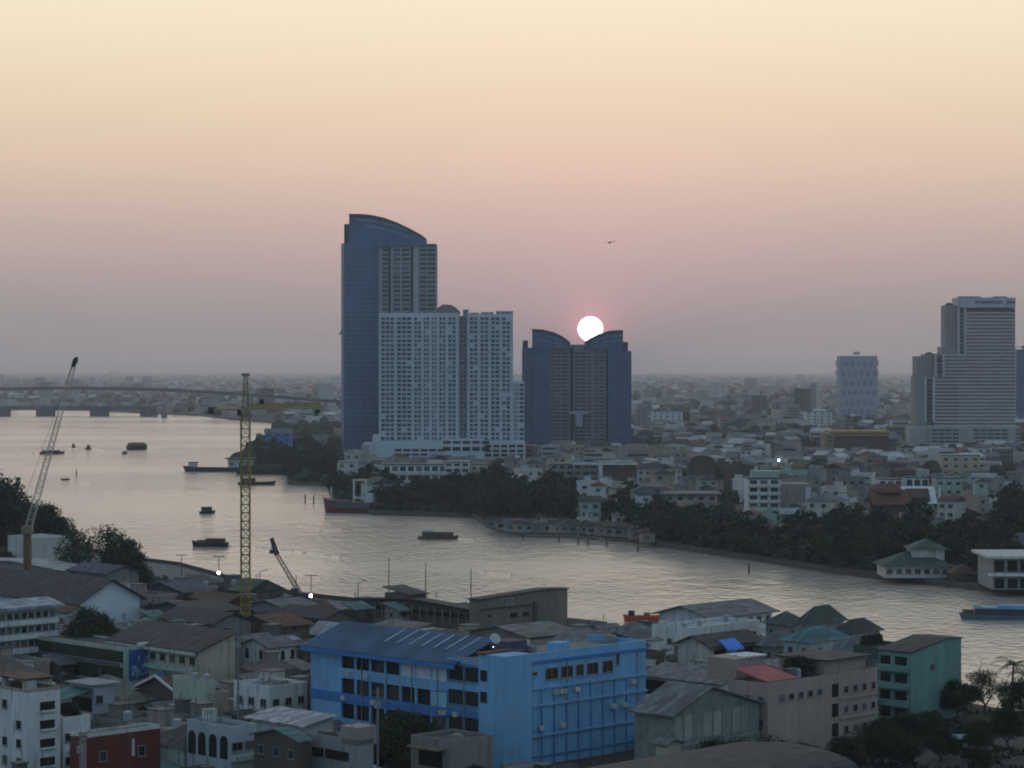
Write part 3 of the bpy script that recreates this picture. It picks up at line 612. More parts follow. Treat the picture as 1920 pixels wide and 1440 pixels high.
# ---------------- scattered houses of the far bank ----------------
WALLK = ['white', 'offwhite', 'cream', 'grey', 'mauve', 'beige', 'pgreen', 'white', 'conc', 'conc', 'brown', 'grey']; ROOFK = ['mroof', 'lroof', 'droof', 'broof', 'rust', 'groof', 'mroof', 'droof', 'rtile']
WN = dict(brown='brown', white='white', offwhite='pale', cream='cream', grey='grey', mauve='mauve', beige='beige', pgreen='pale green', conc='concrete')
RN = dict(mroof='grey', lroof='pale grey', droof='charcoal', broof='blue-grey', rust='rust', groof='green', rtile='red-tiled')
def house(x, y, rz, w_, d_, fl, wk, rk, style, z_=2.0, near=False, group=None, name='house', label=None, fh=3.2, nwin=True):
    """front wall along local x at y=0, side wall along local y at x=0"""
    H = fl * fh + .4; t = thing(name, label, name.replace('_', ' '), (x, y, z_), rz, group)
    MB().box(0, w_, 0, d_, 0, H).build('wall', wm(wk), t)
    if style == 'gable': MB().prism([(-.6, H), (d_ / 2, H + d_ * .24), (d_ + .6, H)], 'x', -.5, w_ + .5).build('roof', rm(rk), t)
    elif style == 'gable2': MB().prism([(-.6, H), (w_ / 2, H + w_ * .24), (w_ + .6, H)], 'y', -.5, d_ + .5).build('roof', rm(rk), t)
    elif style == 'hip': hip(MB(), -.7, w_ + .7, -.7, d_ + .7, H, min(w_, d_) * .27).build('roof', rm(rk), t)
    elif style == 'shed': MB().prism([(-.8, H + .1), (d_ + .5, H + 1.6), (d_ + .5, H + 1.35), (-.8, H - .12)], 'x', -.4, w_ + .4).build('roof', rm(rk), t)
    else:
        b_ = MB().box(-.15, w_ + .15, -.15, .1, H, H + .9).box(-.15, .1, .1, d_, H, H + .9).box(w_ - .1, w_ + .15, .1, d_, H, H + .9).box(-.15, w_ + .15, d_, d_ + .2, H, H + .9)
        b_.build('parapet', wm(wk), t); MB().box(.1, w_ - .1, .1, d_, H, H + .12).build('roof', rm('droof' if rk in ('rtile', 'rust') else rk), t)
        sw, sd_ = min(3.2, w_ * .4), min(3.5, d_ * .4); sx = random.uniform(.3, w_ - sw - .3)
        MB().box(sx, sx + sw, d_ - sd_ - .3, d_ - .3, H + .12, H + 2.7).box(sx - .2, sx + sw + .2, d_ - sd_ - .5, d_ - .1, H + 2.7, H + 2.85, 1).build('stair_hut', [wm(wk), rm('mroof')], t)
    if nwin:
        n1 = max(1, int(w_ / 3.6)); n2 = max(1, int(d_ / 4))
        for k in range(fl):
            for j in range(n1):
                if random.random() < .86: obj('window', winmesh(min(2.0, w_ / n1 * .55), 1.35), t, (w_ * (j + .5) / n1, 0, k * fh + 1.1))
            if near or random.random() < .5:
                for j in range(n2):
                    if random.random() < .7: obj('window', winmesh(1.2, 1.2), t, (0, d_ * (j + .5) / n2, k * fh + 1.2)).rotation_euler = (0, 0, R(-90))
    if near:
        for q_ in range(random.choice((1, 2, 3, 4, 5))):      # awnings, aerials, boxes
            u = random.random(); k = random.uniform(.5, max(.6, w_ - 2.6))
            if u < .45: MB().prism([(-1.4, fh * .78), (0, fh * .95), (0, fh * 1.0), (-1.4, fh * .82)], 'x', k, k + 2.2).build('awning', rm(random.choice(('lroof', 'teal', 'mroof', 'rust'))), t)
            elif u < .75:
                b_ = MB().tube((k, d_ * .5, H), (k, d_ * .5, H + 4.2), .05, n=4)
                for z__ in range(4): b_.tube((k - .5, d_ * .5, H + 3 + z__ * .28), (k + .5, d_ * .5, H + 3 + z__ * .28), .035, n=3)
                b_.build('antenna', mat('pole_steel', (.11, .11, .10), .7), t)
            elif style == 'flat': MB().box(k, k + random.uniform(.8, 2), 1, 1 + random.uniform(.8, 2), H + .1, H + random.uniform(.7, 1.8)).build('roof_box', rm(random.choice(('lroof', 'droof', 'mroof'))), t)
            else: MB().box(k, k + .9, -.45, -.02, fh * .35, fh * .35 + .6).build('air_conditioner', wm('offwhite'), t)
    if style == 'flat' and fl >= 2 and near and random.random() < .6:
        k = random.uniform(1, w_ - 1.5); MB().tube((k, 1.6, H + .12), (k, 1.6, H + 1.9), .7, .7, 10).dome((k, 1.6, H + 1.9), .7, .25, 10, 2).build('water_tank', mat('tank_steel', (.33, .36, .38), .45, .2), t)
    return t
rg_ = random.Random(21); placed = []
def scatter_houses(n, px0, px1, y0, y1, D0=None, kinds=None):
    c_ = 0
    for _ in range(n * 14):
        if c_ >= n: break
        py = y0 + (y1 - y0) * rg_.random() ** .75; px = rg_.uniform(px0, px1); p = at(px, py, 2.0)
        if not inpoly(p.x, p.y, far_poly): continue
        w_, d_ = rg_.uniform(5.5, 13), rg_.uniform(6, 13); r_ = math.hypot(w_, d_) / 2
        rz = rg_.choice((R(6), R(-20), R(33), R(-38), 0)) + rg_.uniform(-.08, .08)
        cx, cy = p.x + (w_ * math.cos(rz) - d_ * math.sin(rz)) / 2, p.y + (w_ * math.sin(rz) + d_ * math.cos(rz)) / 2
        if not free(cx, cy, r_ * .72) or any((cx - a) ** 2 + (cy - b) ** 2 < ((r_ + c) * .74) ** 2 for a, b, c in placed) or any((cx - a) ** 2 + (cy - b) ** 2 < (r_ + 2.2 * c) ** 2 for a, b, c in TREES): continue
        fl = rg_.choice((1, 2, 2, 3, 3, 4, 4)); hwp = r_ * F / p.y; qx = PX((cx, cy, 2))[0]
        if hidesf(qx - hwp, qx + hwp, HOR + (CAMZ - 2 - fl * 3.2 - 2) * F / p.y, py, p.y): continue
        wk, rk, st = rg_.choice(WALLK), rg_.choice(ROOFK), rg_.choice(('gable', 'gable2', 'hip', 'flat', 'flat', 'flat', 'shed'))
        random.seed(int(px * 7 + py * 3)); t = house(p.x, p.y, rz, w_, d_, fl, wk, rk, st, group='houses across the river')
        later(t, f"{WN[wk]} {['one','two','three','four'][fl-1]}-storey", f"house, {RN[rk]} {dict(gable='gable', gable2='gable', hip='hip', flat='flat', shed='lean-to')[st]} roof,")
        placed.append((cx, cy, r_)); c_ += 1
    return c_
n1 = scatter_houses(46, 1075, 1235, 905, 1008); n2 = scatter_houses(130, 1190, 1930, 858, 990); n3 = scatter_houses(38, 640, 1230, 872, 950)
n4 = scatter_houses(14, 1230, 1900, 990, 1080)
# low shacks along the water's edge
for px in list(range(925, 1230, 17)):
    p = at(px, shore_y(px) - 5, 2.0)
    if not free(p.x, p.y, 3): continue
    rk, wk = rg_.choice(('mroof','droof','rust','droof','broof')), rg_.choice(('conc','grey','mauve','conc','beige')); t = house(p.x - 3, p.y, rg_.uniform(-.2, .1), rg_.uniform(4.5, 7), 6, 1, wk, rk, rg_.choice(('gable', 'shed', 'hip')), z_=1.6, group='shacks along the far bank', name='river_shack')
    later(t, WN[wk], f"river shack, {RN[rk]} roof,"); placed.append((p.x, p.y, 4))
# trees between the far houses
for _ in range(700):
    if len(TREES) > 255: break
    far_tree(rg_.uniform(1000, 1930), rg_.uniform(850, 935), rg_.uniform(.6, 1.05)) if free(0, 0, 0) else None
# ---- everything farther: countless roofs and crowns, one object each ----
def occupied(x, y): return not free(x, y, 5) or any((x - a) ** 2 + (y - b) ** 2 < (c + 4) ** 2 for a, b, c in placed)
CM = [mat('city_' + k, tuple(v * .8 for v in c), .9, .3, .02) for k, c in (('white', (.52,.54,.53)), ('pale', (.36,.36,.35)), ('cream', (.28,.25,.20)), ('grey', (.17,.18,.19)), ('dark', (.07,.075,.08)), ('slate', (.09,.11,.13)), ('rust', (.15,.085,.06)), ('mauve', (.19,.165,.17)), ('blue', (.08,.13,.19)))]
city = MB(); wood = MB()
def cbox(x, y, w_, d_, h, rz, m_, mr, gable):
    c_, s_ = math.cos(rz), math.sin(rz); P = lambda a, b, z_: (x + a * c_ - b * s_, y + a * s_ + b * c_, z_)
    q = [(0, 0), (w_, 0), (w_, d_), (0, d_)]; lo = [P(*k, 2) for k in q]; hi = [P(*k, 2 + h) for k in q]
    for k in range(4): city.quad(lo[k], lo[(k+1) % 4], hi[(k+1) % 4], hi[k], m=m_)
    if gable:
        a, b = P(0, d_ / 2, 2 + h + d_ * .22), P(w_, d_ / 2, 2 + h + d_ * .22)
        city.quad(hi[0], hi[1], b, a, m=mr).quad(hi[3], a, b, hi[2], m=mr).quad(hi[0], a, hi[3], m=m_).quad(hi[1], hi[2], b, m=m_)
    else: city.quad(*hi, m=mr)
    if h > 7 and y < 3500:      # dark window rows
        for f in range(int(h / 3.3)):
            z0 = 3.2 + f * 3.3; e = .12
            city.quad(P(.8, -e, z0), P(w_ - .8, -e, z0), P(w_ - .8, -e, z0 + 1.3), P(.8, -e, z0 + 1.3), m=4)
def blob(x, y, r_, h):
    k = len(wood.v); n_ = 6; rows = [(1.0, 0.0), (1.12, .45), (.7, .85), (0, 1)]
    base = rg_.uniform(0, 6)
    for j, (a, b) in enumerate(rows[:3]):
        for q in range(n_): t = base + q * 6.283 / n_; rr = r_ * a * rg_.uniform(.7, 1.25); wood.v.append((x + rr * math.cos(t), y + rr * math.sin(t), 2 + h * b * rg_.uniform(.8, 1.15)))
    wood.v.append((x, y, 2 + h))
    for j in range(2):
        for q in range(n_): wood.f.append((k + j*n_ + q, k + j*n_ + (q+1) % n_, k + (j+1)*n_ + (q+1) % n_, k + (j+1)*n_ + q)); wood.m.append(0)
    for q in range(n_): wood.f.append((k + 2*n_ + q, k + 2*n_ + (q+1) % n_, k + 3*n_)); wood.m.append(0)
D = 980.0
while D < 17000:
    step = 15 + max(0, D - 1300) * .016; x_ = -.235 * D
    while x_ < .235 * D:
        xx, yy = x_ + rg_.uniform(-.5, .5) * step, D + rg_.uniform(-.5, .5) * step; x_ += step * 1.05
        if not inpoly(xx, yy, far_poly): continue
        if D < 3200 and occupied(xx, yy): continue
        if D < 1900 and any((xx - a) ** 2 + (yy - b) ** 2 < (4 + 4.5 * c) ** 2 for a, b, c in TREES): continue
        px_, _ = PX((xx, yy, 2)); u = rg_.random(); sc_ = 1 + max(0, D - 1300) / 6500
        if D < 1330:
            if u < .6 and not hidesf(px_ - 14, px_ + 14, HOR + (CAMZ - 7) * F / yy, 2000, yy): blob(xx, yy, rg_.uniform(2.5, 4.5), rg_.uniform(3, 6.5))
            continue
        if px_ < 640 and D < 2600 or u < .36:
            h_ = rg_.uniform(5, 10) * min(sc_, 1.6)
            if hidesf(px_ - 15, px_ + 15, HOR + (CAMZ - 2 - h_) * F / yy, 2000, yy): continue
            blob(xx, yy, rg_.uniform(3.5, 6.5) * sc_, h_); continue
        h = rg_.choice((3.5, 5, 6.5, 7, 9, 10, 13)) * rg_.uniform(.8, 1.15)
        if hidesf(px_ - 10, px_ + 35, HOR + (CAMZ - 2 - h - 2) * F / yy, 2000, yy): h = 3.0
        if u > .985 and D > 2300: h = rg_.uniform(18, 42)
        m_ = rg_.choice((0, 0, 0, 1, 1, 2, 3, 7)); mr = rg_.choice((0, 0, 1, 1, 3, 3, 4, 5, 6, 8, 7))
        cbox(xx, yy, rg_.uniform(7, 17) * sc_, rg_.uniform(7, 15) * sc_, h, rg_.choice((.1, -.35, .6, -.7)) + rg_.uniform(-.1, .1), m_, mr, rg_.random() < .55 and h < 12)
    D += step * 1.15
for i, (a, b) in enumerate(zip(far_pts, far_pts[1:])):       # scrub along the far bank
    if a.y > 2000: continue
    n_ = max(1, int((b - a).length / 3.5)); d = (b - a).normalized(); nn = Vector((d.y, -d.x, 0)); nn = nn if inpoly(*(((a + b) / 2) + nn * 4)[:2], far_poly) else -nn
    for k in range(n_):
        for off in (4.5, 9, 15):
            if rg_.random() < .62:
                p = a + (b - a) * ((k + rg_.random()) / n_) + nn * (off + rg_.uniform(-1.5, 1.5))
                if free(p.x, p.y, 1) and not any((p.x - e) ** 2 + (p.y - f) ** 2 < (c + 1) ** 2 for e, f, c in placed): blob(p.x, p.y, rg_.uniform(1.5, 3.2), rg_.uniform(1.5, 4))
o = city.build('distant_city', CM); tag(o, kind='stuff'); o = wood.build('distant_trees', mat('distant_foliage', (.028, .042, .026), .95, .5, .02)); tag(o, kind='stuff')
# ---------------- bridges ----------------
BD = 3120.0; t = thing('highway_bridge', 'long high road bridge crossing the river, a thin dark line above the water', 'bridge', (X(0, BD), BD, 0))
pp = [(-260, 736), (-120, 731), (0, 729), (150, 727), (300, 730), (450, 738), (560, 747), (640, 753), (720, 758)]
b_ = MB()
for (a, c), (e, f) in zip(pp, pp[1:]):
    b_.prism([(X(a, BD) - X(0, BD), Z(c, BD) + 1.6), (X(e, BD) - X(0, BD), Z(f, BD) + 1.6), (X(e, BD) - X(0, BD), Z(f, BD) - 2.2), (X(a, BD) - X(0, BD), Z(c, BD) - 2.2)], 'y', -8, 8)
BCON = mat('bridge_dark_concrete', (.07, .085, .10), .9, .2, .05); b_.build('deck', BCON, t)
for a in (-160, 470, 610):
    c = 728 + max(0, a - 150) ** 2 * .00011; MB().box(X(a, BD) - X(0, BD) - 1.6, X(a, BD) - X(0, BD) + 1.6, -5, 5, -1, Z(c, BD) - 2).build('pier', mat('bridge_pier', (.24, .27, .29), .9), t)
BD = 3260.0; t = thing('low_bridge', 'low road bridge on wide piers, bright water showing between them', 'bridge', (X(0, BD), BD, 0))
MB().box(X(-300, BD) - X(0, BD), X(292, BD) - X(0, BD), 0, 24, 8.9, 13.5).build('deck', BCON, t)
b_ = MB()
for k in range(24): b_.box(X(-300 + k * 24, BD) - X(0, BD), X(-298 + k * 24, BD) - X(0, BD), .3, .8, 13.5, 16)
b_.build('railing_posts', BCON, t)
for a, c in ((-190, -160), (-98, -70), (-4, 14), (67, 98), (168, 200), (262, 292)): MB().box(X(a, BD) - X(0, BD), X(c, BD) - X(0, BD), 1, 22, -1, 8.9).build('pier', BCON, t)

# ---------------- boats ----------------
def hull(b_, L_, W_, H_, bow=.22, stern=.06, m=0, sheer=.4, deckm=None):
    """hull along +x, bow at +x, waterline z=0"""
    st = [(0, .75), (stern, .95), (.3, 1), (1 - bow, .95), (1 - bow * .4, .6), (1, .05)]; rows = []
    for t_, wd in st:
        zt = H_ * (1 + sheer * max(0, (t_ - .6) / .4) ** 2); k = len(b_.v)
        b_.v += [(L_ * (t_ - .5) - (0 if t_ < .9 else .04 * L_), -W_ * wd * .36, -.4), (L_ * (t_ - .5), -W_ * wd * .5, zt), (L_ * (t_ - .5), W_ * wd * .5, zt), (L_ * (t_ - .5) - (0 if t_ < .9 else .04 * L_), W_ * wd * .36, -.4)]; rows.append(k)
    for a, c in zip(rows, rows[1:]):
        b_.f += [(a, a + 1, c + 1, c), (a + 1, a + 2, c + 2, c + 1), (a + 2, a + 3, c + 3, c + 2)]; b_.m += [m, m if deckm is None else deckm, m]
    a = rows[0]; c = rows[-1]; b_.f += [(a, a + 3, a + 2, a + 1), (c, c + 1, c + 2, c + 3)]; b_.m += [m, m]; return b_
HOLD = mat('boat_dark_hull', (.035, .033, .025), .7, .3, .5); HRED = mat('ship_red_hull', (.16, .035, .03), .7, .3, .3); HGRY = mat('ship_grey_hull', (.09, .09, .085), .7, .3, .3)
BWH = mat('boat_white', (.45, .47, .46), .7, .2, .5); WOODD = mat('boat_wood', (.13, .085, .05), .8, .3, .8); TIRE = mat('rubber_tyre', (.01, .01, .01), .8)
def boat(name, label, px, py, L_, W_, H_, head, hm, parts, cat='boat', group=None):
    p = at(px, py, 0); t = thing(name, label, cat, (p.x, p.y, 0), R(head), group); b_ = hull(MB(), L_, W_, H_, m=0, deckm=1); b_.build('hull', [hm, WOODD], t)
    for nm, mt, bxs in parts:
        b_ = MB()
        for q in bxs: b_.box(*q)
        b_.build(nm, mt, t)
    return t
# head: 0 = bow to the right, 180 = bow to the left
t = boat('cargo_ship', 'moored cargo ship with a red and grey hull and a white gantry frame', 655, 962, 25, 7, 5.0, 163, HRED, [
    ('wheelhouse', BWH, [(-12, -8, -2.4, 2.4, 4.8, 7.4), (-11.4, -9, -1.8, 1.8, 7.4, 9)]), ('hatch', mat('ship_green_deck', (.07, .12, .10), .8), [(0, 8, -2.4, 2.4, 5.0, 5.8)]),
    ('upper_hull', HGRY, [(-11, 8.5, -3.62, -3.3, 2.6, 4.9), (-11, 8.5, 3.3, 3.62, 2.6, 4.9)])], 'ship')
b_ = MB().box(-3.1, -2.2, -.5, .5, 0, 9.6).box(2.2, 3.1, -.5, .5, 0, 9.6).box(-3.3, 3.3, -.5, .5, 9.6, 10.4).box(-2.2, 2.2, -.5, .5, 1.6, 2.5)
g_ = b_.build('gantry', BWH, t); g_.rotation_euler = (0, 0, R(-163)); g_.location = (-5, 0, 4.9)
MB().tube((8.6, 0, 5), (8.6, 0, 11.6), .4, .3, 8).build('mast', BWH, t)
FOOT.append((t.location.x, t.location.y, 9))
t = boat('moored_barge', 'long low dark barge with a small white cabin moored at the river point', 402, 884, 40, 8, 2.6, 178, HOLD, [('cabin', BWH, [(11, 16, -2.2, 2.2, 2.8, 5.6)]), ('cabin_roof', HOLD, [(10.5, 16.5, -2.6, 2.6, 5.6, 6)])], 'barge')
t = boat('moored_barge', 'dark covered barge moored between the white-cabin barge and the bank', 492, 889, 34, 8, 3.2, 180, HOLD, [('cargo_cover', mat('tarp_olive', (.055, .06, .04), .9), [(-17, 14, -3.4, 3.4, 3, 5.4)])], 'barge')
t = boat('tugboat', 'small dark tug with a thin mast beside the yellow crane mast', 482, 909, 21, 5.2, 1.6, 2, HOLD, [('cabin', mat('tug_brown', (.12, .07, .05), .8), [(-9, -1, -1.7, 1.7, 1.6, 3.8)])])
MB().tube((3.5, 0, 1.5), (3.3, 0, 5.6), .18, .1, 6).build('mast', BWH, t)
t = boat('river_boat', 'brown ferry with a small white wheelhouse roof in mid-river', 822, 1011, 15.5, 3.8, 1.1, -8, WOODD, [('canopy', mat('canopy_brown', (.17, .13, .10), .8), [(-6.2, 5.8, -1.7, 1.7, 2.5, 2.75)]), ('cabin', mat('cabin_brown', (.09, .07, .06), .8), [(-6, 5.5, -1.45, 1.45, 1, 2.5)]), ('roof_hatch', BWH, [(-6.2, -2.4, -1.5, 1.5, 2.76, 3.5)])])
t = boat('river_boat', 'dark covered barge with a pale deck patch leaving a wake left of the yellow crane', 393, 1025, 13.5, 4.2, 1.6, 172, HOLD, [('cargo_cover', mat('tarp_olive', (.055, .06, .04)), [(-5.5, 1.2, -1.6, 1.6, 1.5, 3.0)]), ('deck_load', mat('tarp_tan', (.18, .16, .11), .9), [(1.3, 4.3, -1.5, 1.5, 1.4, 2.4)])])
t = boat('river_boat', 'small dark tug between the yellow crane and the left trees', 389, 963, 7, 3.4, 1.1, 20, HOLD, [('cabin', mat('tarp_olive', (.055, .06, .04)), [(-2.6, 1.8, -1.2, 1.2, 1, 3.0)])])
t = boat('rice_barge', 'big rounded olive barge under tow in the upper left river', 258, 843, 17.5, 9, 2.8, 38, HOLD, [], 'barge')
b_ = MB(); pr = [(4 * math.cos(a), 2.6 + 3.0 * math.sin(a)) for a in [math.pi * k / 8 for k in range(9)]]; b_.prism(pr, 'x', -7.5, 5.5).build('rounded_cover', mat('tarp_olive', (.055, .06, .04)), t)
boat('tugboat', 'tiny tug towing the big rounded olive barge', 233, 851, 4.6, 2.2, .8, 215, HOLD, [('cabin', HOLD, [(-1.4, .8, -.8, .8, .8, 2.1)])])
t = boat('barge_train', 'long low dark string barge crossing behind the pale crane boom', 98, 851, 19, 4, 1.5, 22, HOLD, [('cargo_cover', mat('tarp_olive', (.055, .06, .04)), [(-7.5, 5.5, -1.6, 1.6, 1.4, 2.7)])], 'barge')
boat('tugboat', 'little tug right of the long low string barge, nearer the bridge', 138, 839, 3.6, 2.2, .8, 10, HOLD, [('cabin', HOLD, [(-1.2, .8, -.8, .8, .8, 2.9)])])
boat('tugboat', 'little dark tug with a small wheelhouse right of the other tiny tug', 165, 842, 5.5, 2.4, .8, 170, HOLD, [('cabin', HOLD, [(-1.4, .9, -.9, .9, .8, 3.2)])])
boat('longtail_boat', 'small speedboat heading left in the middle of the left river', 122, 900, 5.5, 1.8, .8, 175, HOLD, [('canopy', HOLD, [(-1.5, 1, -.7, .7, 1.5, 1.65), (-1.4, -1.3, -.6, .6, .8, 1.5)])])
boat('ferry', 'dark ship near the low bridge with a pale block cabin', 308, 783, 17, 7, 3, 90, HGRY, [('cabin', mat('ship_pale_cabin', (.18, .2, .22), .8), [(-6, 2, -3, 3, 3, 13)])])
boat('ferry', 'small dark green boat beside the low bridge, left of the block-cabin ship', 276, 781, 9, 6, 3, 90, mat('boat_green', (.03, .06, .05), .8), [('cabin', HGRY, [(-3, 2, -1.5, 1.5, 3, 7)])])
t = boat('river_ferry', 'blue-roofed passenger ferry cut off by the right edge', 1872, 1162, 20, 4.2, 1.3, 172, mat('ferry_blue_hull', (.09, .15, .20), .7), [('cabin', mat('ferry_cabin_dark', (.05, .055, .06), .7), [(-9.4, 6, -1.9, 1.9, 1.2, 2.9)]), ('roof', mat('ferry_blue_roof', (.14, .36, .55), .6), [(-9.7, 4.4, -2.2, 2.2, 2.9, 3.3), (-7, 0, -1.5, 1.5, 3.3, 3.8)]), ('wheelhouse', BWH, [(4.5, 6.4, -1.2, 1.2, 2.6, 3.9)]), ('bow_rail', WOODD, [(6.2, 9, -1.2, -1.1, 1.6, 2.4), (6.2, 9, 1.1, 1.2, 1.6, 2.4)])])
b_ = MB()
for k in range(8): b_.box(-9 + k * 1.6, -8 + k * 1.6, -1.96, -1.9, 1.6, 2.3)
b_.build('windows', mat('ferry_glass', (.10, .16, .2), .3), t)
t = boat('red_boat', 'bright red boat anchored off the riverside roofs', 1203, 1166, 9.5, 3.2, 1.5, 160, mat('boat_bright_red', (.50, .06, .03), .5, .2), [('wheelhouse', mat('boat_cabin_dark', (.05, .045, .04), .8), [(1.8, 3.2, -.7, .7, 1.6, 2.9)]), ('deck_house', mat('boat_cabin_tan', (.22, .17, .13), .8), [(-2.2, -.8, -.8, .8, 1.5, 2.3)])])
t.rotation_euler = (0, R(3), R(166))
for px, py, h in ((572, 943, 4.2), (588, 945, 4.2), (143, 893, 4), (1048, 1016, 2.6), (1084, 1019, 2.6), (1103, 1022, 4.2), (1137, 1024, 3), (1196, 1034, 2.8), (1404, 1076, 3), (980, 1014, 2)):
    p = at(px, py, 0); t = thing('mooring_post', None, 'post', (p.x, p.y, 0), 0, 'mooring posts in the river'); MB().tube((0, 0, -1), (.05, 0, h), .38, .3, 7).build('pile', WOODD, t); MB().tube((.05, 0, h), (.05, 0, h + .25), .42, .2, 7).build('cap', BWH if h > 4.1 else HOLD, t); later(t, 'tall' if h > 3.5 else 'short', 'mooring post')
p = at(1567, 1157, 0); b_ = MB().dome((0, 0, .2), 1.3, .9, 12, 3).tube((0, 0, -.3), (0, 0, .25), 1.3, 1.3, 12); t = b_.build('buoy', mat('buoy_red', (.3, .08, .05), .7), None, (p.x, p.y, 0)); tag(t, 'small reddish buoy floating behind the green hip roofs', 'buoy')
# wakes: low ridges of water
def wake(pts, w_=1.2, h=.45):
    b_ = MB(); rg = random.Random(int(pts[0][0]))
    for (a, c), (e, f) in zip(pts, pts[1:]):
        n_ = max(2, int(abs(e - a) / 9))
        for k in range(n_):
            if rg.random() < .12: continue
            u, v = k / n_, (k + 1) / n_; p, q = at(a + (e - a) * u, c + (f - c) * u + rg.uniform(-.6, .6)), at(a + (e - a) * v, c + (f - c) * v)
            d = (q - p).normalized(); s_ = Vector((-d.y, d.x, 0)) * w_ * rg.uniform(.6, 1.3); hh = Vector((0, 0, h * rg.uniform(.6, 1.2)))
            b_.quad(p - s_, q - s_, q + hh, p + hh).quad(p + hh, q + hh, q + s_, p + s_)
    tag(b_.build('boat_wake', WATER), kind='stuff')
wake([(423, 1024), (500, 1028), (570, 1036), (640, 1044)], .9, .3); wake([(560, 987), (640, 992)], .8, .25); wake([(125, 842), (165, 840), (200, 845)], 1, .3); wake([(0, 853), (72, 851)], 1, .3)
wake([(128, 901), (170, 906)], .8, .3); wake([(400, 964), (430, 968)], .7, .25); wake([(900, 1072), (960, 1077)], .8, .25); wake([(1700, 1231), (1760, 1233)], .6, .25); wake([(275, 842), (310, 838)], 1, .3); wake([(860, 1010), (890, 1012)], .8, .25)
# quay strip along the near bank
q = [Vector((p.x, p.y, 0)) for p in near_pts]; b_ = MB()
for i in range(3, 9):
    a, c = q[i], q[i + 1]; d = (c - a).normalized(); nrm = Vector((d.y, -d.x, 0)) * (1 if Vector((d.y, -d.x, 0)).y < 0 else -1)
    d2 = (q[i + 2] - c).normalized(); n2 = Vector((d2.y, -d2.x, 0)) * (1 if Vector((d2.y, -d2.x, 0)).y < 0 else -1)
    U = Vector((0, 0, 2.004)); b_.quad(a + U + nrm * 1.2, c + U + n2 * 1.2, c + U + n2 * 26, a + U + nrm * 26)
tag(b_.build('quay', mat('quay_paving', (.12, .14, .155), .9, .35, .15)), kind='structure')
b_ = MB()
for i in range(3, 9):
    a, c = q[i], q[i + 1]; d = c - a; L_ = d.length; d.normalize(); nrm = Vector((d.y, -d.x, 0)) * (1 if Vector((d.y, -d.x, 0)).y < 0 else -1); p, r_ = a + nrm * .5, c + nrm * .5
    e = Vector((0, 0, 1)); b_.quad(p + e * 2, r_ + e * 2, r_ + e * 3.1, p + e * 3.1).quad(p + e * 3.1, r_ + e * 3.1, r_ + e * 3.1 + nrm * .5, p + e * 3.1 + nrm * .5).quad(p + nrm * .5 + e * 3.1, r_ + nrm * .5 + e * 3.1, r_ + nrm * .5 + e * 2, p + nrm * .5 + e * 2)
tag(b_.build('flood_wall', mat('flood_wall_brown', (.10, .075, .05), .9, .4, .4)), 'low brown flood wall along the near river bank', 'wall')
# lamps and poles on the near bank
BULB = emis('lamp_glow', (.95, 1, .97), 30.0); POLE = mat('pole_steel', (.11, .11, .10), .7)
def pole(px, ytop, D, head, lit, label, name='street_lamp'):
    p = Vector((X(px, D), D, 2.0)); h = Z(ytop, D) - 2; t = thing(name, label, name.replace('_', ' '), p)
    MB().tube((0, 0, 0), (0, 0, h), .17, .10, 7).build('pole', POLE, t)
    if head == 'T': MB().box(-1.3, 1.3, -.1, .1, h - .1, h + .1).box(-1.7, -.9, -.22, .22, h - .02, h + .16).box(.9, 1.7, -.22, .22, h - .02, h + .16).build('lamp_arms', POLE, t)
    if head == 'L': MB().tube((0, 0, h), (1.5, 0, h + .5), .09, .07, 6).box(1.2, 2.2, -.2, .2, h + .42, h + .6).build('lamp_arm', POLE, t)
    if lit:
        hz_ = Z(lit, D) - 2; b_ = MB().dome((0, -.5, hz_), .38, .38, 12, 4).dome((0, -.5, hz_), .38, -.38, 12, 4); b_.build('lamp_globe', BULB, t, smooth=True); MB().box(-.06, .06, -.5, 0, hz_ - .6, hz_ - .5).build('bracket', POLE, t)
    return t
pole(340, 1041, 712, 'T', 0, 'dark twin-arm lamp post right of the small bush on the bank')
pole(410, 1043, 690, 'T', 1074, 'twin-arm lamp post with a bright white globe, left of the yellow crane')
pole(487, 1072, 660, 'L', 0, 'thin unlit lamp post just right of the yellow crane mast')
pole(555, 1078, 640, '', 0, 'short bare pole beside the small crane on the quay', 'pole')
pole(583, 1079, 634, 'T', 1117, 'lamp post with a bright white globe right of the small crane')
pole(671, 1093, 618, 'L', 1130, 'lamp post with a bright white globe at the left end of the long ribbed shed')
pole(729, 1046, 622, '', 0, 'tall bare pole behind the left half of the ribbed shed', 'pole')
pole(798, 1056, 612, '', 0, 'tall bare pole behind the middle of the ribbed shed', 'pole')
pole(883, 1066, 600, '', 0, 'tall bare pole between the ribbed shed and the lettered building', 'pole')
p = Vector((X(1460, 1240), 1240, 2)); t = thing('street_lamp', 'bright white lamp among the roofs of the far bank', 'street lamp', p); MB().tube((0, 0, 0), (0, 0, Z(863, 1240) - 2.5), .2, .15, 6).build('pole', POLE, t); MB().dome((0, -.5, Z(863, 1240) - 2), .45, .45, 10, 3).dome((0, -.5, Z(863, 1240) - 2), .45, -.45, 10, 3).build('lamp_globe', BULB, t)
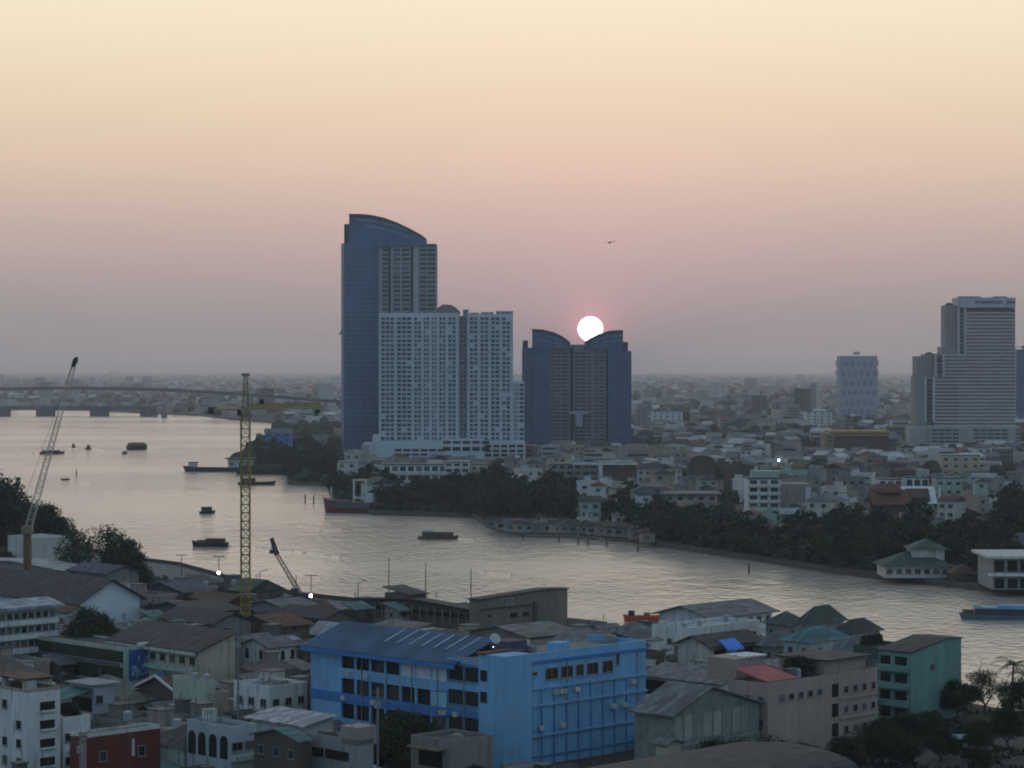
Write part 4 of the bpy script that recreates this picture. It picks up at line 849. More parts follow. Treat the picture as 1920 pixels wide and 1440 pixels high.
# ---------------- cranes ----------------
YEL = mat('crane_yellow', (.33, .24, .07), .7, .3, .5); ORG = mat('crane_weathered', (.25, .20, .14), .8, .3, .5); CDK = mat('crane_dark', (.04, .045, .05), .7); PALE = mat('crane_pale', (.50, .45, .38), .8, .2, .5)
def lattice(b_, p, q, w_, seg, r_=.09, taper=1.0):
    p, q = Vector(p), Vector(q); d = (q - p); L_ = d.length; d.normalize(); u = d.cross(Vector((0, 1, 0))); u = (Vector((1, 0, 0)) if u.length < .1 else u.normalized()); v = d.cross(u)
    n_ = max(2, int(L_ / seg)); C_ = ((-1, -1), (1, -1), (1, 1), (-1, 1))
    def P(k, c): s_ = w_ / 2 * (1 + (taper - 1) * k / n_); return p + d * (L_ * k / n_) + u * c[0] * s_ + v * c[1] * s_
    for c in C_: b_.tube(P(0, c), P(n_, c), r_ * 1.5, r_ * 1.5 * max(.7, taper), 4)
    for k in range(n_):
        for i in range(4): b_.tube(P(k, C_[i]), P(k + 1, C_[(i + 1) % 4]), r_, n=3); b_.tube(P(k, C_[i]), P(k, C_[(i + 1) % 4]), r_, n=3)
    return b_
D = 560; t = thing('tower_crane', 'tall yellow tower crane standing in front of the river, jib pointing right', 'crane', (X(460, D), D, 2)); zt = lambda py: Z(py, D) - 2
lattice(MB(), (0, 0, 0), (0, 0, zt(772)), 2.0, 1.9, .10).build('mast', YEL, t)
lattice(MB(), (0, 0, zt(765)), (.1, 0, zt(703)), 1.3, 1.6, .09, .6).box(-.9, 1.0, -.3, .3, zt(705), zt(700)).build('tower_head', ORG, t)
jd = Vector((15.5, 24, 0)).normalized(); jz = zt(765)
b_ = MB(); j1 = jd * 29
for k in range(14):
    a, c = jd * (1 + k * 2), jd * (3 + k * 2); s_ = Vector((-jd.y, jd.x, 0)) * .55; up = Vector((0, 0, 1.3)); z0 = Vector((0, 0, jz - .4))
    b_.tube(a + z0 + s_, c + z0 + s_, .16, n=4).tube(a + z0 - s_, c + z0 - s_, .16, n=4).tube(a + z0 + up, c + z0 + up, .17, n=4)
    b_.tube(a + z0 + s_, (a + c) / 2 + z0 + up, .07, n=3).tube((a + c) / 2 + z0 + up, c + z0 - s_, .11, n=3).tube(a + z0 - s_, (a + c) / 2 + z0 + up, .11, n=3).tube((a + c) / 2 + z0 + up, c + z0 + s_, .07, n=3).tube(a + z0 - s_, a + z0 + s_, .07, n=3)
b_.build('jib', YEL, t)
b_ = MB().bar((0, 0, jz - .2), tuple(-jd * 13 + Vector((0, 0, jz - .2))), .35).bar((.6, -.4, jz - .2), tuple(-jd * 13 + Vector((.6, -.4, jz - .2))), .35); b_.build('counter_jib', YEL, t)
p = -jd * 12.2 + Vector((0, 0, jz - 1.6)); MB().box(p.x - .6, p.x + .6, p.y - 1, p.y + 1, p.z + .4, p.z + 2.0).build('counterweight', CDK, t)
MB().box(-1.8, -.9, -1.2, .2, jz - 1.7, jz - .2).build('cab', CDK, t); p = jd * 6 + Vector((0, 0, jz + 1)); MB().box(p.x - .5, p.x + .6, p.y - .6, p.y + .6, p.z, p.z + 1).build('winch', CDK, t)
b_ = MB()
for k in (18, 26): b_.tube((.1, 0, zt(706)), tuple(jd * k + Vector((0, 0, jz + .9))), .035, n=3)
b_.tube((.1, 0, zt(706)), tuple(-jd * 12 + Vector((0, 0, jz))), .035, n=3); b_.build('pendant_cables', CDK, t)
p = jd * 27.5 + Vector((0, 0, jz - .5)); MB().tube(p, p - Vector((0, 0, 1.6)), .06, n=4).box(p.x - .5, p.x + .5, p.y - .5, p.y + .5, p.z - 1.2, p.z - .3).build('trolley', CDK, t)
D = 620; t = thing('luffing_crane', 'luffing crane on the left with a long pale raised boom and orange mast', 'crane', (X(51, D), D, 2)); zt = lambda py: Z(py, D) - 2; xx = lambda px: X(px, D) - X(51, D)
MB().box(-.9, .9, -.9, .9, 0, zt(992)).build('mast', mat('crane_orange_mast', (.20, .12, .05), .8, .3, .4, streak=True), t)
MB().box(-1.4, 1.3, -1.3, 1.3, zt(1000), zt(986)).build('cab', ORG, t)
lattice(MB(), (.4, 0, zt(986)), (xx(138), 2, zt(676)), 1.6, 1.7, .06, .6).build('boom', PALE, t)
MB().prism([(xx(132), zt(686)), (xx(137), zt(671)), (xx(143), zt(669)), (xx(142), zt(679)), (xx(136), zt(688))], 'y', 1, 3).build('boom_head', CDK, t)
b_ = MB().tube((-.8, 0, zt(986)), (xx(40), 0, zt(950)), .18, n=5).tube((xx(40), 0, zt(950)), (xx(136), 2, zt(680)), .05, n=3); b_.build('stay_cables', CDK, t)
D = 640; t = thing('mobile_crane', 'small mobile crane on the quay with a leaning lattice boom', 'crane', (X(566, D), D, 2)); zt = lambda py: Z(py, D) - 2; xx = lambda px: X(px, D) - X(566, D)
MB().box(-2.4, 3.0, -1.5, 1.5, .9, 3.2).box(-2.9, -.9, -1.2, 1.2, 3.2, 4.4).build('body', CDK, t); MB().box(-2.9, 2.9, -1.7, -1.1, 0, 1).box(-2.9, 2.9, 1.1, 1.7, 0, 1).build('tracks', TIRE, t)
lattice(MB(), (-.6, 0, 3.2), (xx(519), 0, zt(1040)), 1.1, 1.2, .08, .8).build('boom', ORG, t); lattice(MB(), (xx(519), 0, zt(1040)), (xx(509), 0, zt(1009)), 1.0, .9, .16, .7).build('boom_head', CDK, t)
MB().tube((xx(509), -.3, zt(1009)), (xx(509), -.3, zt(1032)), .06, n=3).box(xx(509) - .5, xx(509) + .5, -.7, .1, zt(1038), zt(1031)).build('hook', CDK, t)
D = 800; t = thing('derrick_crane', 'tiny distant crane boom above the far left trees', 'crane', (X(18, D), D, 2)); zt = lambda py: Z(py, D) - 2; xx = lambda px: X(px, D) - X(18, D)
MB().box(-.8, .8, -.8, .8, 0, zt(935)).build('mast', ORG, t); lattice(MB(), (0, 0, zt(935)), (xx(34), 0, zt(899)), 1.0, 1.2, .1, .6).build('boom', ORG, t); MB().box(xx(34) - .7, xx(34) + .7, -.5, .5, zt(901), zt(895)).build('boom_head', CDK, t)
# bird
D = 300; t = thing('bird', 'small dark bird gliding in the pink sky above and right of the sun', 'bird', (X(1143, D), D, Z(455, D)), R(8)); b_ = MB()
st = [(-.45, .02), (-.3, .07), (-.05, .11), (.2, .09), (.34, .07), (.42, .02)]; k0 = 0
for (a, r0), (c, r1) in zip(st, st[1:]): b_.tube((a, 0, 0), (c, 0, .01), r0, r1, 8)
b_.prism([(-.6, -.12), (-.4, -.03), (-.4, .03), (-.6, .12)], 'z', -.01, .015); b_.prism([(.42, -.01), (.5, 0), (.42, .01)], 'z', -.01, .01); b_.build('body', mat('bird_dark', (.03, .028, .03), .9), t)
for s_ in (-1, 1):
    MB().prism([(-.12, s_ * .05), (.16, s_ * .05), (.2, s_ * .4), (.05, s_ * .92), (-.1, s_ * .85), (-.16, s_ * .4)], 'z', 0, .02).build('wing', MATS['bird_dark'], t).rotation_euler = (R(s_ * 14), 0, 0)
t.scale = (1, 1, 1); t.rotation_euler = (0, 0, R(70))
# ---------------- near bank: buildings stand on a grid turned 45 degrees ----------------
NFOOT = []
class BL:
    """building with its near corner at column px, distance D; local x runs along the right facade, local y along the left one"""
    def __init__(s, name, label, cat, px, ytop, D, pxL, pxR, wall='white', a=45, zb=2.0, foot=True, body=True):
        a = R(a); s.a = a; s.D = D; X0 = X(px, D); tL, tR = (pxL - 960) / F, (pxR - 960) / F
        s.L = max(2, (X0 - tL * D) / (math.cos(a) + tL * math.sin(a))); s.R = max(2, (tR * D - X0) / (math.sin(a) - tR * math.cos(a)))
        s.H = Z(ytop, D) - zb; s.root = thing(name, label, cat, (X0, D, zb), math.pi / 2 - a); s.w = wm(wall) if isinstance(wall, str) else wall
        if body: s.wall = MB().box(0, s.R, 0, s.L, 0, s.H).build('wall', s.w, s.root)
        if foot: NFOOT.append((X0, D, math.pi / 2 - a, s.R, s.L))
    def win(s, side, u, z_, w_, h, nm='window', me=None, gm=None, fm=None):
        o = obj(nm, me or winmesh(w_, h, gm, fm), s.root, (u, 0, z_) if side == 'R' else (0, u, z_))
        if side == 'L': o.rotation_euler = (0, 0, R(-90))
        return o
    def rows(s, side, n_, zs, w_, h, u0=0., u1=None, skip=0.0, **k):
        u1 = (s.R if side == 'R' else s.L) if u1 is None else u1
        for z_ in zs:
            for j in range(n_):
                if random.random() >= skip: s.win(side, u0 + (u1 - u0) * (j + .5) / n_, z_, w_, h, **k)
    def dark(s, side, u, z_, w_, h, d=.12): return s.win(side, u, z_, w_, h, 'opening', MB().box(-w_/2, w_/2, -d, .05, 0, h).mesh('opening', DARK))
    def gable(s, axis, rise, rk, over=.6, th=.25, ridge=.5):
        """axis 'y': ridge runs along the left facade (gable end on the right facade)"""
        W_ = s.R if axis == 'y' else s.L; Ln = s.L if axis == 'y' else s.R; H = s.H
        pr = [(0, H), (W_ * ridge, H + rise), (W_, H)] if ridge < 1 else [(0, H), (W_, H + rise), (W_, H)]
        MB().prism(pr, axis, 0.02, Ln - .02).build('gable', s.w, s.root)
        e = over * rise / (W_ * ridge); rr = [(-over, H - e + .02), (W_ * ridge, H + rise + .03)] + ([(W_ + over, H - e + .02)] if ridge < 1 else [])
        tp = [(q[0], q[1] + th) for q in reversed(rr)]
        return MB().prism(rr + tp, axis, -over, Ln + over).build('roof', rm(rk), s.root)
    def flat(s, rk='droof', ph=.9, pk=None):
        H, R_, L_ = s.H, s.R, s.L; b_ = MB().box(0, R_, 0, .2, H, H + ph).box(0, .2, .2, L_, H, H + ph).box(R_ - .2, R_, .2, L_, H, H + ph).box(.2, R_ - .2, L_ - .2, L_, H, H + ph)
        b_.build('parapet', wm(pk) if pk else s.w, s.root); return MB().box(.2, R_ - .2, .2, L_ - .2, H, H + .1).build('roof', rm(rk), s.root)
    def bx(s, nm, x0, x1, y0, y1, z0, z1, m_): return MB().box(x0, x1, y0, y1, z0, z1).build(nm, m_, s.root)
    def clutter(s, n_=5):
        for k in range(n_):
            u, v = random.uniform(.8, s.R - 1.5), random.uniform(.8, s.L - 1.5); q = random.random()
            if q < .35: MB().tube((u, v, s.H + .1), (u, v, s.H + 1.5), .55, .55, 10).dome((u, v, s.H + 1.5), .55, .2, 10, 2).build('water_tank', mat('tank_steel', (.33, .36, .38), .45, .2), s.root)
            elif q < .7: MB().box(u, u + random.uniform(1, 2.6), v, v + random.uniform(1, 2.2), s.H + .1, s.H + random.uniform(.8, 2.3)).build('roof_box', random.choice((wm('grey'), wm('offwhite'), rm('mroof'))), s.root)
            else:
                b_ = MB().tube((u, v, s.H + .1), (u, v, s.H + 3), .05, n=4)
                for q_ in range(4): b_.tube((u - .5, v, s.H + 2 + q_ * .28), (u + .5, v, s.H + 2 + q_ * .28), .03, n=3)
                b_.build('antenna', POLE, s.root)
# ---- the blue factory ----
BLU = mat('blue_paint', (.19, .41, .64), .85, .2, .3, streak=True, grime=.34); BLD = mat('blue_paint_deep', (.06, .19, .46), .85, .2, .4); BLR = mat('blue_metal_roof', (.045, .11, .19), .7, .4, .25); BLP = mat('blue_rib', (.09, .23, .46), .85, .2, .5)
f_ = BL('blue_factory', 'large bright blue factory with a blue metal roof and ribbed right wall', 'factory', 945, 1243, 376, 582, 1211, BLU, body=False)
Rr, Ll, H = f_.R, f_.L, f_.H
tw = 5.6
MB().box(0, Rr, 0, 13, 0, H - .2).build('wall', BLU, f_.root)                     # right wing
MB().box(-.5, tw, -.6, 5.2, 0, H + 1.0).build('corner_tower', BLU, f_.root)
# stepped left wing: slabs, back wall and parapets of open galleries
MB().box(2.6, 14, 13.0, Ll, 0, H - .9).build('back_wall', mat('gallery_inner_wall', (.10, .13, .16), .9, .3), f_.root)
fl = [H - 5.4, H - 9.6, H - 13.8]
for k, z0 in enumerate(fl):
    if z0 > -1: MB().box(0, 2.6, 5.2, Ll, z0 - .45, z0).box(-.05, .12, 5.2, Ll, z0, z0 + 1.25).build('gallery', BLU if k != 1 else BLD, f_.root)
nb = 11; rg_ = random.Random(3)
for k, z0 in enumerate(fl):
    h = 3.2
    for j in range(nb + 1):
        v = 5.3 + (Ll - 5.8) * j / nb; MB().box(0, .4, v, v + .4, z0 + 1.25, z0 + 3.75).build('pillar', BLU, f_.root)
    for j in range(nb):
        v = 5.3 + (Ll - 5.8) * (j + .5) / nb + .2; wv = (Ll - 5.8) / nb - .4
        if k == 0 and j in (2, 3, 4): MB().box(.05, .2, v - wv/2, v + wv/2, z0 + .9, z0 + 3.75).build('white_shutter', mat('shutter_white', (.50, .58, .60), .8), f_.root)
        elif k == 1 and j == 2: MB().box(.05, .2, v - wv/2, v + wv/2, z0 + .7, z0 + 3.6).build('white_shutter', mat('shutter_pale_blue', (.28, .48, .64), .8), f_.root)
        elif j > nb - 3: MB().box(.04, .22, v - wv/2 - .2, v + wv/2 + .2, z0 + 1.25, z0 + 3.75).build('infill_panel', BLU, f_.root)
        else:
            q = rg_.choice(('window_glass', 'gallery_dark', 'gallery_dark', 'gallery_brown')); mm = MATS.get(q) or mat(q, (.02, .022, .025) if q == 'gallery_dark' else (.07, .07, .06), .8, .4)
            MB().box(.7, .8, v - wv/2, v + wv/2, z0 + 1.25, z0 + 3.75).build('window', mm, f_.root)
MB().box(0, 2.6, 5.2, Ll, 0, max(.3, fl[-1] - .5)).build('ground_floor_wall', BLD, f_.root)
for j in range(8): MB().box(-.12, .02, 7 + j * 3.6, 9.4 + j * 3.6, .3, 2.6).build('opening', DARK, f_.root)
# long roof: two slopes, ridge along the left wing
ro = MB(); x0, x1, xm = -1.2, 16.5, 8.2; rise = 2.6
ro.prism([(x0, H - 1.3), (xm, H - 1.3 + rise + .8), (x1, H - 1.3), (x1, H - 1.05), (xm, H - 1.05 + rise + .8), (x0, H - 1.05)], 'y', 10, Ll + 1.2); rf = ro.build('roof', BLR, f_.root)
sl_ = (rise + .8) / (xm - x0); b_ = MB()
for j in range(40): v = 10 + j * (Ll - 9) / 40; b_.prism([(x0, H - 1.04), (xm, H - 1.04 + rise + .8), (xm, H - .97 + rise + .8), (x0, H - .97)], 'y', v, v + .07)
b_.build('standing_seams', BLR, rf)
for j, v in enumerate((13, 16, 19, 22, 25, 28, 31)): MB().prism([(x0 + 4.2, H - 1.02 + sl_ * 4.2), (xm - .4, H - 1.02 + sl_ * (xm - .4 - x0)), (xm - .4, H - .95 + sl_ * (xm - .4 - x0)), (x0 + 4.2, H - .95 + sl_ * 4.2)], 'y', v, v + .5).build('skylight_strip', mat('skylight_sheet', (.15, .27, .36), .5, .2), rf)
MB().box(-1.25, -1.1, 10, Ll + 1.2, H - 1.9, H - 1.2).build('fascia', BLD, rf)
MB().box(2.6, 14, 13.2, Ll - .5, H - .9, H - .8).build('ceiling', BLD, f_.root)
# right wing roof deck and details
MB().box(tw, Rr, 0, .35, H - .2, H + .9).box(Rr - .3, Rr, .35, 13, H - .2, H + .9).build('parapet', BLU, f_.root); MB().box(tw, Rr + .25, -.3, 0, H - .75, H - .35).build('cornice', BLD, f_.root)
MB().box(.2, Rr - .3, 5.3, 12.9, H - .2, H - .1).build('roof_deck', rm('mroof'), f_.root)
for u, w_ in ((tw + 1.2, 1.3), (tw + 5.1, 2.9), (tw + 8.6, 2.7), (tw + 11.6, 1.8), (tw + 14.6, 2.7), (tw + 18.2, 2.5), (tw + 20.6, .7)):
    if u + w_ / 2 < Rr: f_.win('R', u, H - 3.6 if w_ > 1.4 else H - 2.6, w_, 1.9 if w_ != 1.3 else .55, gm=mat('warm_dark_glass', (.045, .03, .02), .35, .6, .6))
for z_ in (H - 4.9, H - 7.6, H - 12.4): MB().box(tw, Rr + .2, -.35, 0, z_, z_ + .32).build('ledge', BLU, f_.root)
MB().box(tw, Rr, -.12, 0, 1.2, 1.5).build('ledge', BLD, f_.root)
u = tw + 2.6
while u < Rr: MB().box(u, u + .28, -.2, 0, 0, H - 7.6).box(u, u + .2, -.16, 0, H - 7.2, H - 4.9).build('wall_rib', BLP, f_.root); u += 2.85
for z_ in (H - 3.2, H - 6.6): f_.bx('window', -.62, -.5, 3.3, 4.7, z_, z_ + 1.7, DARK)
for z_ in (H - 3.6, H - 7.4, H - 11.6): f_.bx('window', -.1, .02, 5.6, 8.6, z_, z_ + 2.2, MATS['gallery_dark']); f_.bx('window', -.1, .02, 9.2, 12.4, z_, z_ + 2.2, MATS['gallery_dark'])
f_.bx('side_wall', 0, 2.6, 5.2, 13, 0, H - .9, BLU)
f_.bx('rooftop_box', tw + 1, tw + 5.6, 6, 10, H - .1, H + 2.2, mat('rooftop_purple', (.09, .07, .12), .9)); f_.bx('rooftop_box', 13.3, 16.0, 1.0, 3.6, H - .1, H + 1.9, BLU); f_.bx('tower_cap', -.9, tw + .4, 3.6, 5.6, H + 1.0, H + 1.25, rm('rust'))
o = thing('satellite_dish', 'white satellite dish with a small light on the blue factory roof', 'satellite dish', (f_.root.matrix_basis @ Vector((2.2, 4.2, H + 1.25)))); MB().tube((0, 0, 0), (0, 0, 1.6), .06, n=6).build('mast', POLE, o); MB().dome((0, 0, 0), .9, .3, 14, 3).build('dish', BWH, o, (0, -.1, 2.0)).rotation_euler = (R(60), 0, R(20)); MB().dome((0, 0, 0), .1, .1, 8, 3).build('lamp', emis('small_lamp', (1, 1, .8), 4), o, (-.3, -.4, .7))
rgf = random.Random(4)
for j in range(9):
    u = rgf.uniform(7, Rr - 2); z_ = rgf.choice((H - 6.0, H - 9.6, H - 11.4)); f_.bx('air_conditioner', u, u + 1, -.62, -.02, z_, z_ + .7, wm('offwhite'))
for u in (tw + .5, Rr - 2.2, 14.2): MB().tube((u, -.14, .2), (u, -.14, H - .9), .09, n=5).build('drain_pipe', wm('grey'), f_.root)
for j in range(5): v = 9 + j * 6.1; MB().tube((-.16, v, .2), (-.16, v, H - 1.6), .08, n=5).build('drain_pipe', wm('grey'), f_.root)
for j in range(7):
    v = rgf.uniform(7, Ll - 3); z_ = rgf.choice(fl[:2]) + .1; f_.bx('air_conditioner', -.6, -.07, v, v + .95, z_, z_ + .7, wm('offwhite'))
for j in range(5): u, v = rgf.uniform(7, Rr - 2), rgf.uniform(2, 10); f_.bx('rooftop_box', u, u + rgf.uniform(.8, 2), v, v + 1.2, H - .1, H + rgf.uniform(.7, 1.6), wm(rgf.choice(('grey', 'offwhite', 'dgrey'))))
# ---- left side ----
w_ = BL('gable_warehouse', 'long warehouse with a big blank bluish-white gable end and dark roof', 'warehouse', 150, 1129, 560, -30, 262, mat('clean_gable_white', (.66, .72, .74), .9, .1, .3))
w_.L += 18; w_.wall.scale = (1, w_.L / (w_.L - 18), 1); w_.gable('y', 4.6, 'droof', 1.3)
MATS.setdefault('x', None); MATS.pop('x')
w_.bx('canopy', w_.R * .15, w_.R * .8, -1.2, 0, .8, 1.0, rm('teal'))
w_ = BL('annex_building', 'small pale green building with a maroon roof left of the blank gable', 'building', 128, 1150, 545, 100, 165, 'pgreen'); w_.gable('y', 1.2, 'rust', .4); w_.rows('L', 1, (1.2, w_.H - 3), 2.4, 1.8)
w_ = BL('school_block', 'four-storey pale green block with balcony bands and a flat lavender roof', 'school block', -70, 1152, 488, -110, 104, 'pgreen')
MB().box(-1, w_.R + 1.2, -1.6, w_.L + 1, w_.H, w_.H + .6).prism([(-1.4, w_.H + .6), (w_.L * .5, w_.H + 1.8), (w_.L + .8, w_.H + .6)], 'x', -.8, w_.R + 1).build('roof', rm('lroof'), w_.root)
for k in range(4):
    z_ = w_.H - 3.1 - k * 2.9
    if z_ > -.5: w_.bx('balcony', 0, w_.R, -1.2, -.02, z_ - .1, z_ + .95, wm('white')); w_.rows('R', 9, (z_ + 1.1,), 1.3, 1.3, u0=w_.R * .3)
w_ = BL('long_dark_block', 'long dark low building with a pale roof edge running to the blue mural wall', 'building', 235, 1219, 478, 20, 302, 'pgreen')
w_.flat('droof', .5, 'cream'); w_.bx('gallery_dark', -.06, 0, .8, w_.L, w_.H - 2.7, w_.H - .4, mat('strip_dark_green', (.03, .045, .03), .95, .4, .4)); w_.bx('gallery_dark', -.06, 0, .8, w_.L, .6, w_.H - 3.6, mat('strip_dark_green', (.03, .045, .03), .95, .4)); w_.bx('balcony', -.5, 0, 2, w_.L, w_.H - 3.6, w_.H - 2.8, wm('dgrey'))  # flat dark strips on the wall face, balcony between them
b_ = MB().box(.8, w_.R - .5, -.3, 0, 1.0, w_.H - .1).build('mural', mat('mural_blue', (.03, .10, .30), .8, .3), w_.root)
rg2 = random.Random(9); b_ = MB()
for k in range(14): u, v = rg2.uniform(1.2, w_.R - 2), rg2.uniform(1.3, w_.H - 1.6); b_.dome((0, 0, 0), 0, 0, 3, 1) if 0 else b_.box(u, u + rg2.uniform(.3, 1.1), -.33 - k * .003, -.3, v, v + rg2.uniform(.3, 1.2))
b_.build('mural_patches', mat('mural_pale', (.28, .38, .50), .8, .3), w_.root); w_.bx('bright_cap', w_.R * .35, w_.R * .62, -.35, .6, w_.H + .45, w_.H + 1.1, wm('white'))
w_ = BL('cream_hall', 'two-storey hall with dark sloping roof and a blank cream end wall', 'hall', 370, 1222, 470, 206, 441, 'cream')
w_.gable('y', 3.0, 'droof', .9, .3, 1.0); w_.rows('L', 9, (w_.H - 2.8,), 1.7, 1.5); w_.bx('balcony', -.9, 0, .4, w_.L, w_.H - 4.4, w_.H - 3.5, wm('pgreen')); w_.rows('L', 6, (.6,), 2.2, 1.6); w_.bx('fascia', -1.2, -.85, -.5, w_.L + .5, w_.H - .75, w_.H - .2, wm('offwhite'))
w_.bx('blue_awning', -1.4, -.1, w_.L * .3, w_.L * .42, 1.7, 2.5, mat('awning_blue', (.06, .22, .38), .8))
w_ = BL('twin_gable_house', 'white house with arched windows and two small gables right of the cream end wall', 'house', 503, 1216, 505, 450, 556, 'white'); w_.gable('x', 1.5, 'mroof', .5); 
def archwin(b, side, u, z_, w2, h):
    pr = [(-w2/2, 0), (w2/2, 0), (w2/2, h - w2/2)] + [(w2/2 * math.cos(a), h - w2/2 + w2/2 * math.sin(a)) for a in [math.pi * k / 6 for k in range(1, 6)]] + [(-w2/2, h - w2/2)]
    b.win(side, u, z_, 1, 1, 'arched_window', MB().prism(pr, 'y', -.1, .02).mesh('arched_window', GLASS))
for u in (.25, .75): archwin(w_, 'L', w_.L * u, w_.H - 2.6, 1.1, 2.2)
for u in (.2, .5, .85): archwin(w_, 'R', w_.R * u, w_.H - 2.6, 1.0, 1.9)
w_.rows('R', 3, (.5,), 1.3, 1.5)
w_ = BL('white_tent_hall', 'off-white hall with a broad pale gable roof behind the blue factory left end', 'hall', 640, 1194, 548, 578, 692, 'offwhite'); w_.gable('y', 2.2, 'lroof', .9); w_.rows('R', 3, (.8,), 1.5, 1.5)
w_ = BL('ribbed_shed', 'long dark ribbed riverside shed with a ragged roof edge', 'warehouse', 897, 1146, 585, 668, 910, 'brown'); w_.gable('x', 1.2, 'droof', 1.2)
w_.bx('clerestory', -.1, 0, 1, w_.L - 2, w_.H - 2.2, w_.H - 1.2, DARK)
for j in range(16): w_.bx('rib', -.35, 0, 1 + j * w_.L / 16, 1.3 + j * w_.L / 16, 0, w_.H - .3, wm('conc'))
w_.bx('lean_to_roof', -9, 0, 6, w_.L - 8, w_.H - 4.2, w_.H - 3.9, rm('rust')); w_.bx('lean_to_roof', -15, -9.2, 9, w_.L - 4, w_.H - 5.2, w_.H - 4.9, rm('mroof')); w_.bx('lean_to_wall', -8.6, -8.4, 6.2, w_.L - 8.2, 0, w_.H - 4.2, wm('conc')); w_.bx('lean_to_wall', -14.6, -14.4, 9.2, w_.L - 4.2, 0, w_.H - 5.2, wm('grey'))
w_ = BL('concrete_office', 'brown concrete building with pale lettering under its roofline', 'building', 899, 1126, 572, 880, 1064, mat('brown_concrete', (.20, .17, .135), .9, .2, .3, streak=True, grime=.4)); 
MB().prism([(0, w_.H), (w_.R * .75, w_.H + 1.0), (w_.R, w_.H + .7), (w_.R, w_.H)], 'y', 0, w_.L).build('gable', w_.w, w_.root); MB().prism([(-.4, w_.H), (w_.R * .75, w_.H + 1.05), (w_.R + .3, w_.H + .7), (w_.R + .3, w_.H + 1.0), (w_.R * .75, w_.H + 1.35), (-.4, w_.H + .3)], 'y', -.4, w_.L + .3).build('roof', rm('droof'), w_.root)
w_.bx('ledge', 0, w_.R * .62, -.35, 0, w_.H - 2.3, w_.H - 2.0, wm('brown')); w_.win('R', w_.R * .11, w_.H - 4.4, 1.2, .9); 
for u in (.38, .52): w_.dark('R', w_.R * u, w_.H - 4.9, 2.1, 1.1)
w_.bx('side_pier', w_.R * .6, w_.R * .64, -.5, 0, 0, w_.H - 1.6, wm('brown'))
b_ = MB(); lt = mat('sign_pale_teal', (.26, .34, .34), .8); u0 = w_.R * .24; z0 = w_.H - 1.65; hh = 1.5; lw = 1.15
def stroke(a, c, e, f): b_.tube((u0 + a * lw, -.12, z0 + c * hh), (u0 + e * lw, -.12, z0 + f * hh), .16, n=4)
for s_ in ((0,0,0,1),(0,1,.9,1),(0,.5,.7,.5),(1.3,1,2.2,1),(2.2,1,1.3,0),(1.3,0,2.2,0),(2.6,1,3.5,1),(3.5,1,2.6,0),(2.6,0,3.5,0)): stroke(*s_)
b_.build('sign_letters', lt, w_.root)
w_ = BL('low_annex', 'low flat concrete annex right of the lettered brown building', 'building', 1128, 1170, 566, 1056, 1136, 'conc'); w_.flat('mroof', .4)
w_ = BL('grey_hip_house', 'grey hip-roofed house with a lower porch right behind the blue factory', 'house', 1190, 1198, 520, 1125, 1250, 'grey'); hip(MB(), -1, w_.R + 1, -1, w_.L + 1, w_.H, 3).build('roof', rm('mroof'), w_.root); w_.rows('L', 3, (w_.H - 2.6,), 1.5, 1.4); w_.rows('R', 2, (w_.H - 2.6,), 1.5, 1.4)
w_ = BL('riverside_hall', 'long white riverside hall with a grey double-pitched roof', 'hall', 1330, 1158, 545, 1236, 1448, 'white'); w_.gable('x', 2.0, 'mroof', 1.4); w_.rows('R', 7, (w_.H - 2.4,), 1.6, 1.4); w_.dark('L', w_.L * .4, w_.H - 2.6, 4, 1.4); w_.bx('balcony', w_.R * .3, w_.R, -1.2, 0, w_.H - 3.7, w_.H - 2.9, wm('white'))
w_ = BL('white_terrace_house', 'white house with a roof terrace in front of the long riverside hall', 'house', 1290, 1185, 512, 1222, 1425, 'white'); w_.flat('lroof', .8); w_.rows('R', 6, (w_.H - 3,), 1.4, 1.4, skip=.2); w_.rows('L', 3, (w_.H - 3,), 1.3, 1.2); w_.clutter(4)
w_ = BL('tarp_house', 'grey-roofed house with a bright blue tarpaulin over its porch', 'house', 1330, 1212, 478, 1272, 1425, 'offwhite'); w_.gable('x', 1.6, 'droof', .9); w_.dark('R', w_.R * .2, w_.H - 2.8, 3.4, 1.9); w_.dark('R', w_.R * .7, w_.H - 2.8, 5, 1.9)
MB().prism([(-2.6, w_.H - 1.0), (0, w_.H + .9), (0, w_.H + 1.0), (-2.6, w_.H - .85)], 'x', w_.R * .18, w_.R * .5).build('blue_tarpaulin', mat('tarp_bright_blue', (.03, .22, .75), .6, .2), w_.root)
w_ = BL('long_white_house', 'long low white house with grey roof and square windows beside the blue factory', 'house', 1352, 1284, 418, 1205, 1400, 'white'); w_.gable('y', 1.5, 'mroof', .8, ridge=1.0); w_.rows('L', 8, (w_.H - 2.4,), 1.1, 1.1, u0=0, u1=w_.L * .6); w_.dark('L', w_.L * .82, w_.H - 3.2, w_.L * .3, 2.6)
w_ = BL('translucent_shed', 'shed with patchy greenish wall panels and a pale gable edge', 'shed', 1262, 1342, 362, 1190, 1424, mat('green_panels', (.20, .235, .20), .8, .35, .4, grime=.5)); w_.gable('y', 3.4, 'mroof', .7, ridge=.42)
for j in range(1, 9): w_.bx('post', j * w_.R / 9, j * w_.R / 9 + .22, -.15, 0, 0, w_.H, wm('grey'))
w_.bx('rail', 0, w_.R, -.12, 0, w_.H * .55, w_.H * .55 + .2, wm('grey')); 
for j in range(7): w_.bx('panel', .35 + j * w_.R / 9, (j + 1) * w_.R / 9 - .1, -.07, 0, w_.H * .62, w_.H - .4, mat('panel_pale_%d' % (j % 3), ((.26, .30, .25), (.30, .32, .27), (.19, .24, .21))[j % 3], .7, .3))
